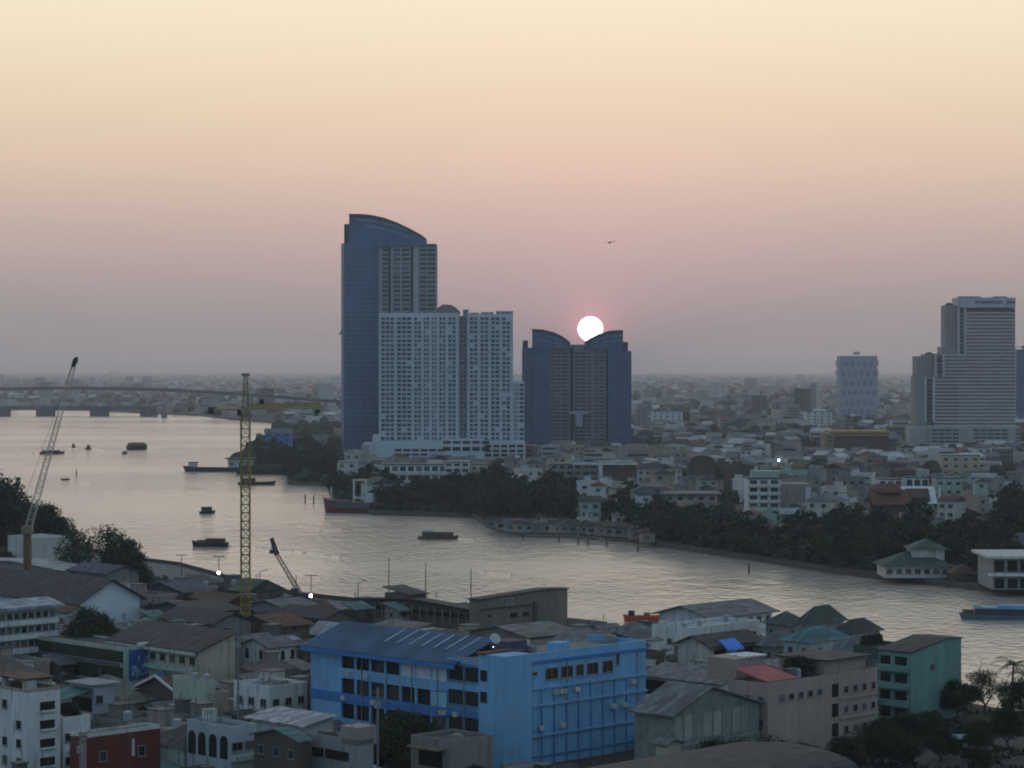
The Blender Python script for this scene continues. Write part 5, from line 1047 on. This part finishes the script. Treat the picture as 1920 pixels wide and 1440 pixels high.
w_ = BL('lean_to_house', 'small cream lean-to with a blue door at the foot of the patchy green shed', 'house', 1250, 1398, 348, 1236, 1277, 'cream', foot=False); w_.gable('y', .5, 'mroof', .5); w_.win('R', w_.R * .3, .6, .9, 2, 'door', MB().box(-.4, .4, -.08, .02, 0, 2).mesh('door', mat('door_blue', (.05, .09, .16), .8))); w_.win('R', w_.R * .72, 1.8, 1.0, .7)
# beige apartments
BG = mat('beige_plaster', (.36, .28, .24), .9, .15, .3, streak=True, grime=.3)
w_ = BL('beige_apartments', 'large beige apartment block with long window rows and stained plaster', 'apartment building', 1440, 1292, 376, 1366, 1646, BG); w_.flat('mroof', .8)
for k in range(4):
    z_ = w_.H - 2.6 - k * 3.2
    if z_ > 0: w_.rows('R', 4, (z_,), 1.15, 1.2, u0=w_.R * .66, u1=w_.R); w_.bx('ledge', w_.R * .64, w_.R, -.3, 0, z_ - .9, z_ - .65, wm('beige')); w_.dark('R', w_.R * .60, z_ - .3, 1.5, 2.1)
w_.rows('R', 5, (w_.H - 2.3,), 1.25, 1.1, u0=w_.R * .08, u1=w_.R * .5); w_.rows('L', 3, (w_.H - 2.4, w_.H - 6), 1.1, 1.1, skip=.25); w_.dark('L', 2, w_.H - 6.6, 1.3, 1.3)
w_.bx('upper_storey', w_.R * .62, w_.R, 2.5, 12, w_.H, w_.H + 2.6, BG); w_.bx('roof_slab', w_.R * .6, w_.R + .3, 1.5, 12.4, w_.H + 2.6, w_.H + 2.85, rm('droof')); w_.clutter(4)
o = obj('roof_garden', PROT['near'][0], w_.root, (w_.R * .55, 6, w_.H + 1.6)); o.scale = (.42, .5, .35)
w_.bx('stair_tower', 3.2, 10, 9, 15, w_.H, w_.H + 3.6, BG); w_.bx('tower_slab', 5.5, 10.4, 8.6, 13, w_.H + 3.6, w_.H + 3.85, wm('white'))
MB().prism([(.5, w_.H + .8), (7.2, w_.H + 2.3), (7.2, w_.H + 2.5), (.5, w_.H + 1.0)], 'x', .6, 8.2).build('pink_roof', mat('roof_pink', (.36, .10, .10), .8, .3, .4), w_.root)
# green building
GP = mat('green_paint', (.15, .28, .245), .9, .22, .35, streak=True, grime=.3)
w_ = BL('green_building', 'dark green four-storey building with a blank right wall beside the river', 'building', 1708, 1226, 425, 1648, 1803, GP)
MB().prism([(0, w_.H), (w_.R * .7, w_.H + 1.7), (w_.R, w_.H + 1.5), (w_.R, w_.H)], 'y', 0, w_.L).build('gable', GP, w_.root); MB().prism([(-.3, w_.H + .05), (w_.R * .7, w_.H + 1.8), (w_.R + .3, w_.H + 1.5), (w_.R + .3, w_.H + 1.7), (w_.R * .7, w_.H + 2.0), (-.3, w_.H + .3)], 'y', -.3, w_.L + .3).build('roof', rm('droof'), w_.root)
for k in range(4):
    z_ = w_.H - 3.2 - k * 3.1
    if z_ > -.3: w_.dark('L', w_.L * .3, z_ + 1, w_.L * .36, 1.5); w_.dark('L', w_.L * .78, z_ + 1, w_.L * .3, 1.5); w_.bx('balcony', -1.1, -.02, .2, w_.L, z_ - .1, z_ + .85, GP)
w_.win('R', w_.R * .42, w_.H - 3.4, 1.0, 1.0)
w_ = BL('green_terrace_house', 'low dark house with green potted plants on top left of the green building', 'house', 1650, 1222, 445, 1600, 1706, 'groof'); w_.flat('droof', .8); w_.rows('L', 3, (w_.H - 3,), 1.4, 1.5)
for k in range(4): o = obj('potted_plant', PROT['near'][0], w_.root, (1 + k * 1.6, w_.L * .7, w_.H + 1.4)); o.scale = (.13, .13, .24)
for i, (px, py, D, l, r_, rk, wk, lab) in enumerate(((1478, 1172, 520, 1436, 1512, 'groof', 'grey', 'house with a dark green hip roof left of the tallest green hip roof'), (1530, 1170, 506, 1500, 1582, 'groof', 'grey', 'tallest green hip-roofed house by the river'),
        (1600, 1188, 492, 1566, 1650, 'droof', 'conc', 'dark hip-roofed house right of the green hip roofs'), (1520, 1205, 470, 1470, 1590, 'teal', 'pgreen', 'teal tin-roofed house below the green hip roofs'), (1600, 1222, 455, 1560, 1655, 'mroof', 'beige', 'grey tin-roofed house left of the potted plants'), (1450, 1212, 484, 1420, 1500, 'mroof', 'grey', 'grey hip-roofed house between the blue tarpaulin and the teal tin roof'))):
    w_ = BL('hip_house', lab, 'house', px, py, D, l, r_, wk); hip(MB(), -.9, w_.R + .9, -.9, w_.L + .9, w_.H, 2.6 if i != 1 else 3.4).build('roof', rm(rk), w_.root); w_.rows('L', 2, (w_.H - 2.4,), 1.2, 1.2); w_.rows('R', 2, (w_.H - 2.4,), 1.2, 1.2)
w_ = BL('barrel_roof_hall', 'big low dark hall with a shallow curved roof at the bottom edge', 'hall', 1300, 1500, 312, 1060, 1600, 'conc', foot=False)
pr = [(w_.L / 2 - (w_.L / 2 + .6) * math.cos(a), w_.H + 2.3 * math.sin(a)) for a in [math.pi * k / 12 for k in range(13)]]; MB().prism(pr, 'x', -.5, w_.R + .5).build('roof', rm('droof'), w_.root)
# bottom left apartments
w_ = BL('white_apartments', 'white five-storey apartment house with dark square windows, bottom left corner', 'apartment building', 48, 1300, 366, -30, 112, 'white'); w_.flat('rust', .5, 'beige')
for k in range(5):
    z_ = w_.H - 2.9 - k * 2.85
    if z_ > 0: w_.rows('L', 3, (z_,), 1.3, 1.4, skip=.15); w_.dark('R', w_.R * .62, z_, 2.6, 1.25); w_.bx('sill', w_.R * .42, w_.R * .85, -.5, 0, z_ - .3, z_ - .12, wm('white'))
w_.bx('roof_pavilion', .5, w_.R - .5, 1.2, w_.L - 1, w_.H + 1.7, w_.H + 1.95, rm('rust')); 
for u in (.6, w_.R - .8):
    for v in (1.3, w_.L - 1.4): w_.bx('post', u, u + .2, v, v + .2, w_.H + .5, w_.H + 1.7, wm('beige'))
w_.clutter(5)
w_ = BL('terrace_apartments', 'white stepped flats with a planted terrace right of the corner apartment house', 'apartment building', 118, 1358, 372, 100, 168, 'white'); w_.flat('mroof', 1.0)
o = obj('roof_garden', PROT['near'][0], w_.root, (w_.R * .6, 2.6, w_.H + 1.4)); o.scale = (.35, .3, .3); w_.rows('R', 2, (w_.H - 2.9,), 1.9, 1.4); w_.bx('awning', w_.R * .2, w_.R, -1.6, 0, w_.H - 4.4, w_.H - 4.2, wm('white')); w_.rows('R', 2, (w_.H - 6.6,), 1.9, 1.4)
w_ = BL('grey_flats', 'narrow lavender-grey block of flats with a teal-roofed terrace on its left', 'building', 176, 1290, 388, 130, 213, mat('lavender_plaster', (.36, .38, .43), .9, .2, .4, streak=True, grime=.3)); w_.flat('mroof', .4)
w_.bx('roof_slab', -1, w_.R + .9, -.8, w_.L, w_.H + .4, w_.H + .6, wm('grey')); w_.bx('slab', -.5, w_.R + 1, -.8, 0, w_.H - 4.4, w_.H - 4.1, wm('grey')); w_.rows('R', 1, (w_.H - 8.5,), 1.8, 2.0); w_.win('R', w_.R * .3, w_.H - 5.6, 1.8, .6); w_.win('R', w_.R * .25, w_.H - 2.7, 1.4, 1.4)
MB().prism([(-5, w_.H - 1.6), (-.1, w_.H - .4), (-.1, w_.H - .25), (-5, w_.H - 1.45)], 'y', .4, w_.L).build('teal_roof', mat('roof_teal', (.05, .22, .26), .6, .3), w_.root); w_.bx('terrace', -5, -.1, .4, w_.L, 0, w_.H - 5.2, wm('pgreen')); w_.dark('L', w_.L * .5, w_.H - 4, w_.L * .8, 2.2)
w_ = BL('red_building', 'dark red-brown building with a pale parapet at the bottom edge', 'building', 155, 1385, 338, 130, 300, mat('dark_red_wall', (.13, .03, .022), .9, .3, .4, streak=True, grime=.5)); w_.flat('brown' if 0 else 'droof', .5, 'offwhite'); w_.bx('pipe', w_.R * .62, w_.R * .65, -.2, 0, w_.H - 3.4, w_.H - 1, wm('offwhite')); w_.bx('pier', -.25, .35, -.3, .3, 0, w_.H + .9, wm('mauve')); w_.rows('R', 2, (w_.H - 3.6,), 1.3, 1.5)
w_ = BL('brown_gable_house', 'dark house with white roof-edge boards below the blue mural', 'house', 330, 1300, 432, 262, 345, 'brown'); w_.gable('x', 2.2, 'rust', .6); MB().prism([(-.75, w_.H + .02), (w_.L/2, w_.H + 2.5), (w_.L + .75, w_.H + .02), (w_.L + .75, w_.H + .45), (w_.L/2, w_.H + 2.95), (-.75, w_.H + .45)], 'x', -.85, -.6).build('barge_board', wm('white'), w_.root); w_.rows('L', 3, (1, ), 1.4, 1.6)
w_ = BL('pale_green_house', 'pale green flat-roofed house with a beige rear block left of centre', 'house', 386, 1283, 418, 324, 400, mat('pale_green_plaster', (.40, .46, .38), .9, .2, .4, streak=True, grime=.35)); w_.flat('mroof', .5); w_.rows('L', 2, (.8,), 1.6, 1.5); w_.bx('balcony', -1, 0, 0, w_.L, w_.H - 4.6, w_.H - 4.3, wm('pgreen')); w_.clutter(3)
w_ = BL('beige_block', 'small beige block behind dark plants right of the pale green house', 'house', 402, 1305, 408, 390, 428, 'beige'); w_.flat('mroof', .5); w_.rows('R', 1, (1.2,), 1.6, 1.4)
w_ = BL('arch_house', 'pale blue house with tall arched windows at the bottom left', 'house', 432, 1372, 352, 350, 480, mat('pale_blue_plaster', (.36, .42, .43), .9, .2, .4, streak=True, grime=.35)); w_.flat('mroof', .7)
for u in (.15, .4, .65, .88): archwin(w_, 'L', w_.L * u, w_.H - 4.2, 1.7, 3.4)
w_.rows('R', 2, (w_.H - 3,), 2, 1.3); w_.bx('balcony', 0, w_.R, -1, 0, w_.H - 4.4, w_.H - 3.6, wm('pgreen')); w_.clutter(4)
w_ = BL('brown_timber_house', 'dark brown timber-walled house with a teal roof in the bottom middle', 'house', 560, 1392, 345, 476, 578, 'brown'); w_.gable('x', 1.2, 'teal', .5); w_.rows('L', 3, (w_.H - 2.6,), 1.3, 1.3)
w_ = BL('grey_slab_house', 'grey house with a round-cornered stair block below the blue factory left wing', 'house', 670, 1400, 342, 576, 700, 'grey'); w_.flat('mroof', .8); w_.bx('stair_block', 0, 3.6, 0, 3.6, w_.H, w_.H + 2.6, wm('mauve')); w_.dark('L', w_.L * .4, w_.H - 2.4, 5, 1.3); w_.dark('L', w_.L * .78, w_.H - 2.4, 2.4, 1.3); w_.clutter(3)
w_ = BL('pale_roof_house', 'house with bright pale metal sheet roofs left of the blue factory', 'house', 568, 1362, 372, 470, 625, 'offwhite'); w_.gable('y', .9, 'lroof', 1.0, ridge=1.0); w_.rows('L', 3, (w_.H - 2.6,), 1.4, 1.4, skip=.2); w_.bx('lower_roof', -4.5, -.2, 1, w_.L - 2, w_.H - 2.3, w_.H - 2.1, rm('lroof')); 
w_ = BL('courtyard_house', 'grey-white two-storey house with a dark balcony between the cream hall and blue factory', 'house', 505, 1296, 412, 438, 575, 'white'); w_.flat('mroof', .8); w_.rows('L', 3, (w_.H - 2.9, w_.H - 6), 1.5, 1.4, skip=.15); w_.rows('R', 3, (w_.H - 2.9, w_.H - 6), 1.4, 1.4, skip=.15); w_.bx('awning', -1.6, -.05, 1, w_.L - 1, w_.H - 3.6, w_.H - 3.4, rm('lroof')); w_.clutter(4)
w_ = BL('small_shop', 'small shop with an olive awning in front of the blue factory', 'shop', 846, 1398, 350, 770, 925, 'conc'); w_.flat('droof', .6); w_.bx('awning', -1.8, 0, 1, w_.L - 1, w_.H - .9, w_.H - .7, mat('awning_olive', (.14, .13, .08), .9)); w_.dark('L', w_.L * .5, w_.H - 3.6, 5, 2.5); w_.clutter(3)
w_ = BL('grey_office', 'plain grey-white box building with a dark doorway on the far left bank', 'building', 70, 1012, 700, 14, 134, 'offwhite'); w_.flat('lroof', .5); w_.dark('L', w_.L * .35, .4, 3, 3.8); w_.rows('L', 2, (1.4,), 2.4, 1.6, u0=w_.L * .5)
for i, (px, py, D, l, r_, wk, rk, lab) in enumerate(((130, 1073, 640, -80, 190, 'grey', 'lroof', 'low shed with a bright strip of pale roof left of the blank gable'), (200, 1076, 628, 130, 260, 'conc', 'broof', 'low blue-grey shed behind the blank gable'),
        (345, 1112, 600, 262, 398, 'dgrey', 'broof', 'low dark shed right of the blank gable, nearest the quay'), (430, 1128, 588, 350, 470, 'rust', 'rust', 'rust-red shed just left of the yellow crane foot'), (372, 1150, 556, 270, 450, 'dgrey', 'droof', 'long low charcoal shed in front of the rust-red shed'),
        (400, 1170, 532, 300, 470, 'conc', 'droof', 'charcoal roofed shed directly behind the cream hall'), (530, 1140, 580, 470, 590, 'mauve', 'mroof', 'grey roofed shed right of the yellow crane foot'), (610, 1160, 560, 520, 660, 'dgrey', 'droof', 'dark shed left of the off-white tent hall'),
        (520, 1176, 540, 440, 580, 'brown', 'rust', 'brown shed behind the twin-gabled white house'), (760, 1186, 540, 690, 850, 'mauve', 'mroof', 'mauve-walled shed between the ribbed shed and the blue roof'), (990, 1196, 508, 880, 1080, 'conc', 'mroof', 'concrete shed right behind the blue factory roof'), (1110, 1208, 492, 1040, 1180, 'brown', 'mroof', 'brown shed behind the right wing of the blue factory'))):
    w_ = BL('shed', lab, 'shed', px, py, D, l, r_, wk); w_.gable('y' if i % 2 else 'x', 1.3 + .3 * (i % 3), rk, .8); w_.rows('L', 4, (max(.6, w_.H - 2.3),), 1.5, 1.0, skip=.4)
LMN = [(208, 1150, 'the blank white gable'), (270, 1250, 'the blue mural'), (400, 1250, 'the cream end wall'), (500, 1220, 'the twin-gabled house'), (50, 1170, 'the school block'), (80, 1350, 'the corner apartment house'), (230, 1400, 'the dark red building'),
       (460, 1150, 'the yellow crane foot'), (780, 1150, 'the ribbed shed'), (980, 1150, 'the lettered brown building'), (700, 1330, 'the factory gallery wing'), (1100, 1320, 'the ribbed factory wing'), (1340, 1150, 'the long riverside hall'), (1365, 1212, 'the blue tarpaulin'),
       (1540, 1165, 'the green hip roofs'), (1330, 1350, 'the patchy green shed'), (1560, 1330, 'the beige apartments'), (1750, 1280, 'the green building'), (570, 1350, 'the pale sheet roofs')]
LM += LMN
# filler houses between them
def nfree(x, y, rz, w2, d2):
    c_, s_ = math.cos(rz), math.sin(rz); pts = [(x + a * c_ - b * s_, y + a * s_ + b * c_) for a in (-.4, w2 / 2, w2 + .4) for b in (-.4, d2 / 2, d2 + .4)]
    for fx, fy, fr, fw, fd in NFOOT:
        c2, s2 = math.cos(fr), math.sin(fr)
        for px_, py_ in pts:
            dx, dy = px_ - fx, py_ - fy; u, v = dx * c2 + dy * s2, -dx * s2 + dy * c2
            if -.3 < u < fw + .3 and -.3 < v < fd + .3: return False
        c3, s3 = c_, s_
        for a in (0, fw / 2, fw):
            for b in (0, fd / 2, fd):
                gx, gy = fx + a * c2 - b * s2, fy + a * s2 + b * c2; dx, dy = gx - x, gy - y; u, v = dx * c3 + dy * s3, -dx * s3 + dy * c3
                if -.3 < u < w2 + .3 and -.3 < v < d2 + .3: return False
    return True
rg_ = random.Random(33); cnt = 0
KEEP = [(148,265,1095,1172,560), (0,103,1120,1212,488), (100,308,1203,1272,478), (208,440,1168,1268,470), (450,556,1199,1240,505), (580,690,1174,1200,548), (670,897,1125,1176,585), (897,1065,1114,1182,572), (580,1210,1180,1430,384), (0,212,1285,1440,366),
        (265,330,1265,1296,432), (325,425,1275,1330,418), (155,300,1372,1440,338), (350,480,1345,1425,352), (1236,1448,1130,1165,545), (1222,1425,1170,1190,512), (1275,1425,1192,1230,478), (1215,1400,1235,1290,418), (1370,1650,1230,1420,376), (1650,1803,1208,1370,425),
        (1215,1430,1300,1380,362), (1436,1640,1148,1200,520), (130,215,1155,1200,505), (440,575,1298,1340,412), (470,625,1330,1375,372), (452,470,1085,1180,560), (560,700,1372,1440,342), (120,300,1048,1090,640), (1160,1240,1140,1172,640), (585,700,1090,1132,640), (330,640,1085,1128,600)]
def hides(x, D, rz, w2, d2, h):
    c_, s_ = math.cos(rz), math.sin(rz); xs = [960 + (x + a * c_ - b * s_) / (D + a * s_ + b * c_) * F for a, b in ((0, 0), (w2, 0), (w2, d2), (0, d2))]; top = HOR + (CAMZ - 2 - h) * F / (D + 4); bot = HOR + 63 * F / D
    return any(D < k[4] + 6 and max(xs) > k[0] and min(xs) < k[1] and top < k[3] - 3 and bot > k[2] for k in KEEP)
LMSAVE = LM[:]
for _ in range(16000):
    if cnt >= 170: break
    D = rg_.uniform(348, 640); px = rg_.uniform(-60, 1640); x = X(px, D); w2, d2 = rg_.uniform(5.5, 12), rg_.uniform(6, 13); rz = R(45)
    cx, cy = x + (w2 - d2) * .7071 / 2, D + (w2 + d2) * .7071 / 2
    if not inpoly(cx, cy + 9, near_poly) or not inpoly(cx, cy + 16, near_poly): continue
    if px > 1180 and D > 505 or (px > 1230 and D < 400) or (px > 600 and px < 1240 and D < 402) : continue
    # stay off the quay
    if min(((Vector((cx, cy, 0)) - (a + (b - a) * max(0, min(1, (Vector((cx, cy, 0)) - a).dot(b - a) / (b - a).length_squared)))).length) for a, b in zip(near_pts[2:], near_pts[3:])) < (34 if px < 640 else 12): continue
    if not nfree(x, D, rz, w2, d2): continue
    fl = rg_.choice((1, 1, 2, 2, 2)) if D > 430 else rg_.choice((1, 1, 2, 2)); wk = rg_.choice(('white', 'offwhite', 'grey', 'conc', 'mauve', 'brown', 'dgrey', 'beige', 'conc', 'pgreen')); rk = rg_.choice(('mroof', 'droof', 'droof', 'lroof', 'rust', 'mroof', 'mroof', 'droof', 'groof')); st = rg_.choice(('gable', 'gable2', 'flat', 'flat', 'flat', 'shed', 'shed', 'hip'))
    if hides(x, D, rz, w2, d2, fl * 2.9 + 2.4): continue
    random.seed(cnt); t = house(x, D, rz, w2, d2, fl, wk, rk, st, near=True, group='shophouses of the near bank' if st == 'flat' else 'houses of the near bank', fh=2.9, name='shophouse' if st == 'flat' else 'house')
    WN.update(brown='brown', dgrey='charcoal'); later(t, f"{WN[wk]} {['one','two','three'][fl-1]}-storey", f"{'shophouse' if st == 'flat' else 'house'}, {RN[rk]} {dict(gable='gable', gable2='gable', hip='hip', flat='flat', shed='lean-to')[st]} roof,")
    NFOOT.append((x, D, rz, w2, d2)); cnt += 1
c2 = 0
for _ in range(14000):
    if c2 >= 110: break
    D = rg_.uniform(340, 620); px = rg_.uniform(-60, 1640); x = X(px, D); w2, d2 = rg_.uniform(3, 6.5), rg_.uniform(3, 6.5); rz = R(45) + rg_.choice((0, 0, .12, -.15)); cx, cy = x + (w2 - d2) * .7071 / 2, D + (w2 + d2) * .7071 / 2
    if not inpoly(cx, cy + 9, near_poly) or (px > 1230 and D < 395) or not nfree(x, D, rz, w2, d2): continue
    if min(((Vector((cx, cy, 0)) - (a + (b - a) * max(0, min(1, (Vector((cx, cy, 0)) - a).dot(b - a) / (b - a).length_squared)))).length) for a, b in zip(near_pts[2:], near_pts[3:])) < (30 if px < 640 else 10): continue
    if hides(x, D, rz, w2, d2, 4.4): continue
    wk = rg_.choice(('conc', 'grey', 'brown', 'offwhite', 'mauve', 'dgrey')); rk = rg_.choice(('mroof', 'droof', 'rust', 'lroof', 'teal', 'broof')); st = rg_.choice(('shed', 'shed', 'gable', 'flat')); RN['teal'] = 'teal'
    random.seed(900 + c2); t = house(x, D, rz, w2, d2, rg_.choice((1, 1, 2)) if not hides(x, D, rz, w2, d2, 7) else 1, wk, rk, st, near=True, group='small shacks of the near bank', fh=2.6, name='shack')
    later(t, f"small {WN[wk]}", f"shack, {RN[rk]} {dict(gable='gable', flat='flat', shed='lean-to')[st]} roof,"); NFOOT.append((x, D, rz, w2, d2)); c2 += 1
# trees and plants of the near bank
def ntree(kind, px, D, s_, label, **k):
    return tree(kind, X(px, D), D, s_, label, 'trees on the near bank', **k)
ntree('near', -10, 745, 2.5, 'big dark tree cut off by the left edge of the photo'); ntree('near', 34, 765, 1.9, 'dark tree behind the orange crane mast'); ntree('near', 76, 770, 1.5, 'lower dark tree right of the orange crane mast'); ntree('near', 106, 768, 1.3, 'small round tree at the end of the left tree row'); ntree('near', 2, 700, .9, 'dark tree beside the grey-white box building')
ntree('airy', 178, 668, 1.6, 'large airy tree with sky gaps on the left bank'); ntree('near', 226, 658, 1.3, 'dense dark tree right of the large airy tree'); ntree('near', 258, 655, .9, 'smaller dense tree sloping down to the quay'); ntree('near', 150, 660, .7, 'dense low tree at the left foot of the large airy tree'); ntree('near', 205, 650, .8, 'dense low tree under the large airy tree'); ntree('airy', 303, 668, .4, 'small flat-topped bush alone on the quay'); ntree('airy', 281, 668, .45, 'thin small tree left of the flat-topped bush')
ntree('near', 172, 505, 1.0, 'round dark tree in front of the blank white gable'); ntree('near', 195, 512, .8, 'smaller dark tree beside the round tree by the blank gable'); ntree('near', 150, 500, .7, 'low dark tree left of the round tree by the blank gable')
for i, (px, D, s_, lab) in enumerate(((1350, 352, .8, 'dark tree at the foot of the patchy green shed'), (1400, 350, .9, 'dark green tree below the beige apartments left part'), (1450, 348, .85, 'dark green tree below the beige apartments middle'), (1495, 352, .7, 'dark tree in front of the beige apartments'), (1300, 346, .6, 'low dark tree left of the row below the patchy shed'),
        (1846, 438, .62, 'dark riverside tree with a thin trunk right of the green building'), (1822, 446, .42, 'dark bushy tree touching the right side of the green building'), (1795, 432, .55, 'bush at the right foot of the green building'), (760, 362, .55, 'dark shrub in front of the blue factory galleries'), (800, 366, .5, 'second dark shrub in front of the blue factory'), (715, 366, .85, 'dark tree below the left wing of the blue factory'), (742, 372, .9, 'dark tree left of the pole by the factory galleries'), (785, 374, .8, 'dark tree right of the pole by the factory galleries'), (1236, 372, .6, 'dark tree in the gap right of the blue factory'), (885, 352, .45, 'dark shrub below the blue corner tower'),
        (820, 372, .6, 'tall grey shrub against the blue factory galleries'), (330, 395, .45, 'dark plants between the pale green house and red building'), (430, 404, .45, 'dark plants behind the small beige block'))): ntree('near' if i not in (5, 15) else 'airy', px, D, s_, lab)
b_ = MB().tube((0, 0, 0), (.3, 0, 3), .12, .08, 6).tube((.3, 0, 3), (-.3, 0, 4.4), .08, .06, 6).tube((-.3, 0, 4.4), (.2, .1, 5.8), .06, .05, 5).tube((.2, .1, 5.8), (-.1, 0, 7), .05, .02, 5); t = thing('dead_tree', 'bare twisted stem rising above the riverside tree', 'dead tree', (X(1840, 437), 437, 7.2)); b_.build('trunk', BARK, t); t.location.z = 5.6
palm(X(1898, 432), 432, 1.25, 'palm tree with drooping fronds at the right edge'); palm(X(1925, 426), 426, 1.1, 'palm tree half cut off by the right edge'); palm(X(1610, 372), 372, .75, 'small palm in front of the beige apartments'); ntree('near', 1920, 424, .7, 'dark tree below the palms at the right edge')
for i in range(21):
    D = rg_.uniform(378, 425); px = rg_.uniform(1640, 1900)
    if not nfree(X(px, D), D, 0, 1, 1): continue
    t = ntree('near', px, D, rg_.uniform(.14, .3), None, z_=1.6); t.name = 'bush'; t['category'] = 'bush'; t['group'] = 'bushes on the vacant lot'; later(t, 'low dark', 'bush on the vacant lot')
b_ = MB(); pts = [at(px, py, 2.004) for px, py in ((1500, 1500), (1560, 1452), (1680, 1418), (1800, 1398), (1960, 1372), (1960, 1398), (1840, 1430), (1720, 1470), (1640, 1520))]
b_.quad(*[tuple(p) for p in pts]).build('dirt_path', mat('dirt_track', (.08, .072, .062), .95, .3, .2)); tag(bpy.data.objects['dirt_path'], kind='structure')
t = thing('canopy_tent', 'pale blue tarpaulin shelter on the vacant lot', 'tent', at(1782, 1408, 2)); MB().prism([(0, 1.9), (1.4, 2.5), (2.8, 1.9)], 'x', 0, 3.4).build('cover', mat('tarp_pale', (.28, .31, .36), .8), t)
for u in (.1, 3.2):
    for v in (.1, 2.6): MB().tube((u, v, 0), (u, v, 1.95), .05, n=5).build('leg', POLE, t)
for px, D, s_, lab in ((1668, 392, .5, 'dark tree at the right foot of the beige apartments'), (1700, 400, .55, 'dark tree below the balcony side of the green building'), (1735, 404, .5, 'dark tree below the blank wall of the green building'), (1640, 378, .6, 'dark tree right of the small palm'),
                       (1690, 378, .55, 'dark tree in the middle of the vacant lot'), (1765, 385, .5, 'dark tree left of the tarpaulin shelter'), (1835, 392, .5, 'dark tree right of the tarpaulin shelter'), (1890, 398, .55, 'dark tree near the right edge of the vacant lot'), (1590, 366, .6, 'dark tree left of the small palm')): ntree('near', px, D, s_, lab)
gr = MB(); rgg = random.Random(8)
for _ in range(5200):
    D = rgg.uniform(345, 452); px = rgg.uniform(1440, 1960); x = X(px, D)
    if not inpoly(x, D + 2, near_poly) or not nfree(x, D, 0, .3, .3): continue
    if math.sin(x * .35) + math.sin(D * .27 + x * .1) < -.2: continue
    s_ = rgg.uniform(.15, .5)
    for k in range(3):
        a = rgg.uniform(0, 6.28); dx, dy = math.cos(a) * s_, math.sin(a) * s_; gr.quad((x - dx, D - dy, 2.0), (x + dx, D + dy, 2.0), (x + dx * .3 + dy * .5, D + dy * .3, 2 + s_ * rgg.uniform(.8, 1.8)), m=rgg.choice((0, 1, 2)))
tag(gr.build('grass', LEAF), 'rough grass and weeds over the vacant lot', 'grass', kind='stuff')
# street poles at the bottom
for px, py, D, lab in ((446, 1182, 400, 'grey concrete utility pole with a transformer box left of centre'), (150, 1372, 333, 'mauve-brown pole beside the dark red building'), (708, 1290, 352, 'dark pole in front of the blue factory galleries')):
    t = thing('utility_pole', lab, 'utility pole', (X(px, D), D, 2)); h = Z(py, D) - 2; MB().box(-.16, .16, -.16, .16, 0, h).build('pole', wm('conc'), t); MB().box(-1, 1, -.08, .08, h - .8, h - .65).box(-.8, .8, -.08, .08, h - 1.5, h - 1.35).build('crossarm', POLE, t); MB().box(-.45, .45, -.5, -.18, h - 3, h - 1.9).build('transformer', wm('grey'), t)
flush_labels()
# ---------------- air ----------------
hz = MB().box(-30500, 30500, -600, 30600, -3, 190).build('haze', bpy.data.materials.new('haze_air')); tag(hz, kind='stuff')
hm = hz.data.materials[0]; hm.use_nodes = True; t = hm.node_tree; t.nodes.clear()
pv = t.nodes.new('ShaderNodeVolumePrincipled'); ou = t.nodes.new('ShaderNodeOutputMaterial'); t.links.new(pv.outputs[0], ou.inputs['Volume'])
pv.inputs['Color'].default_value = (.68, .78, .94, 1); pv.inputs['Density'].default_value = 0.85e-4; pv.inputs['Anisotropy'].default_value = 0.55
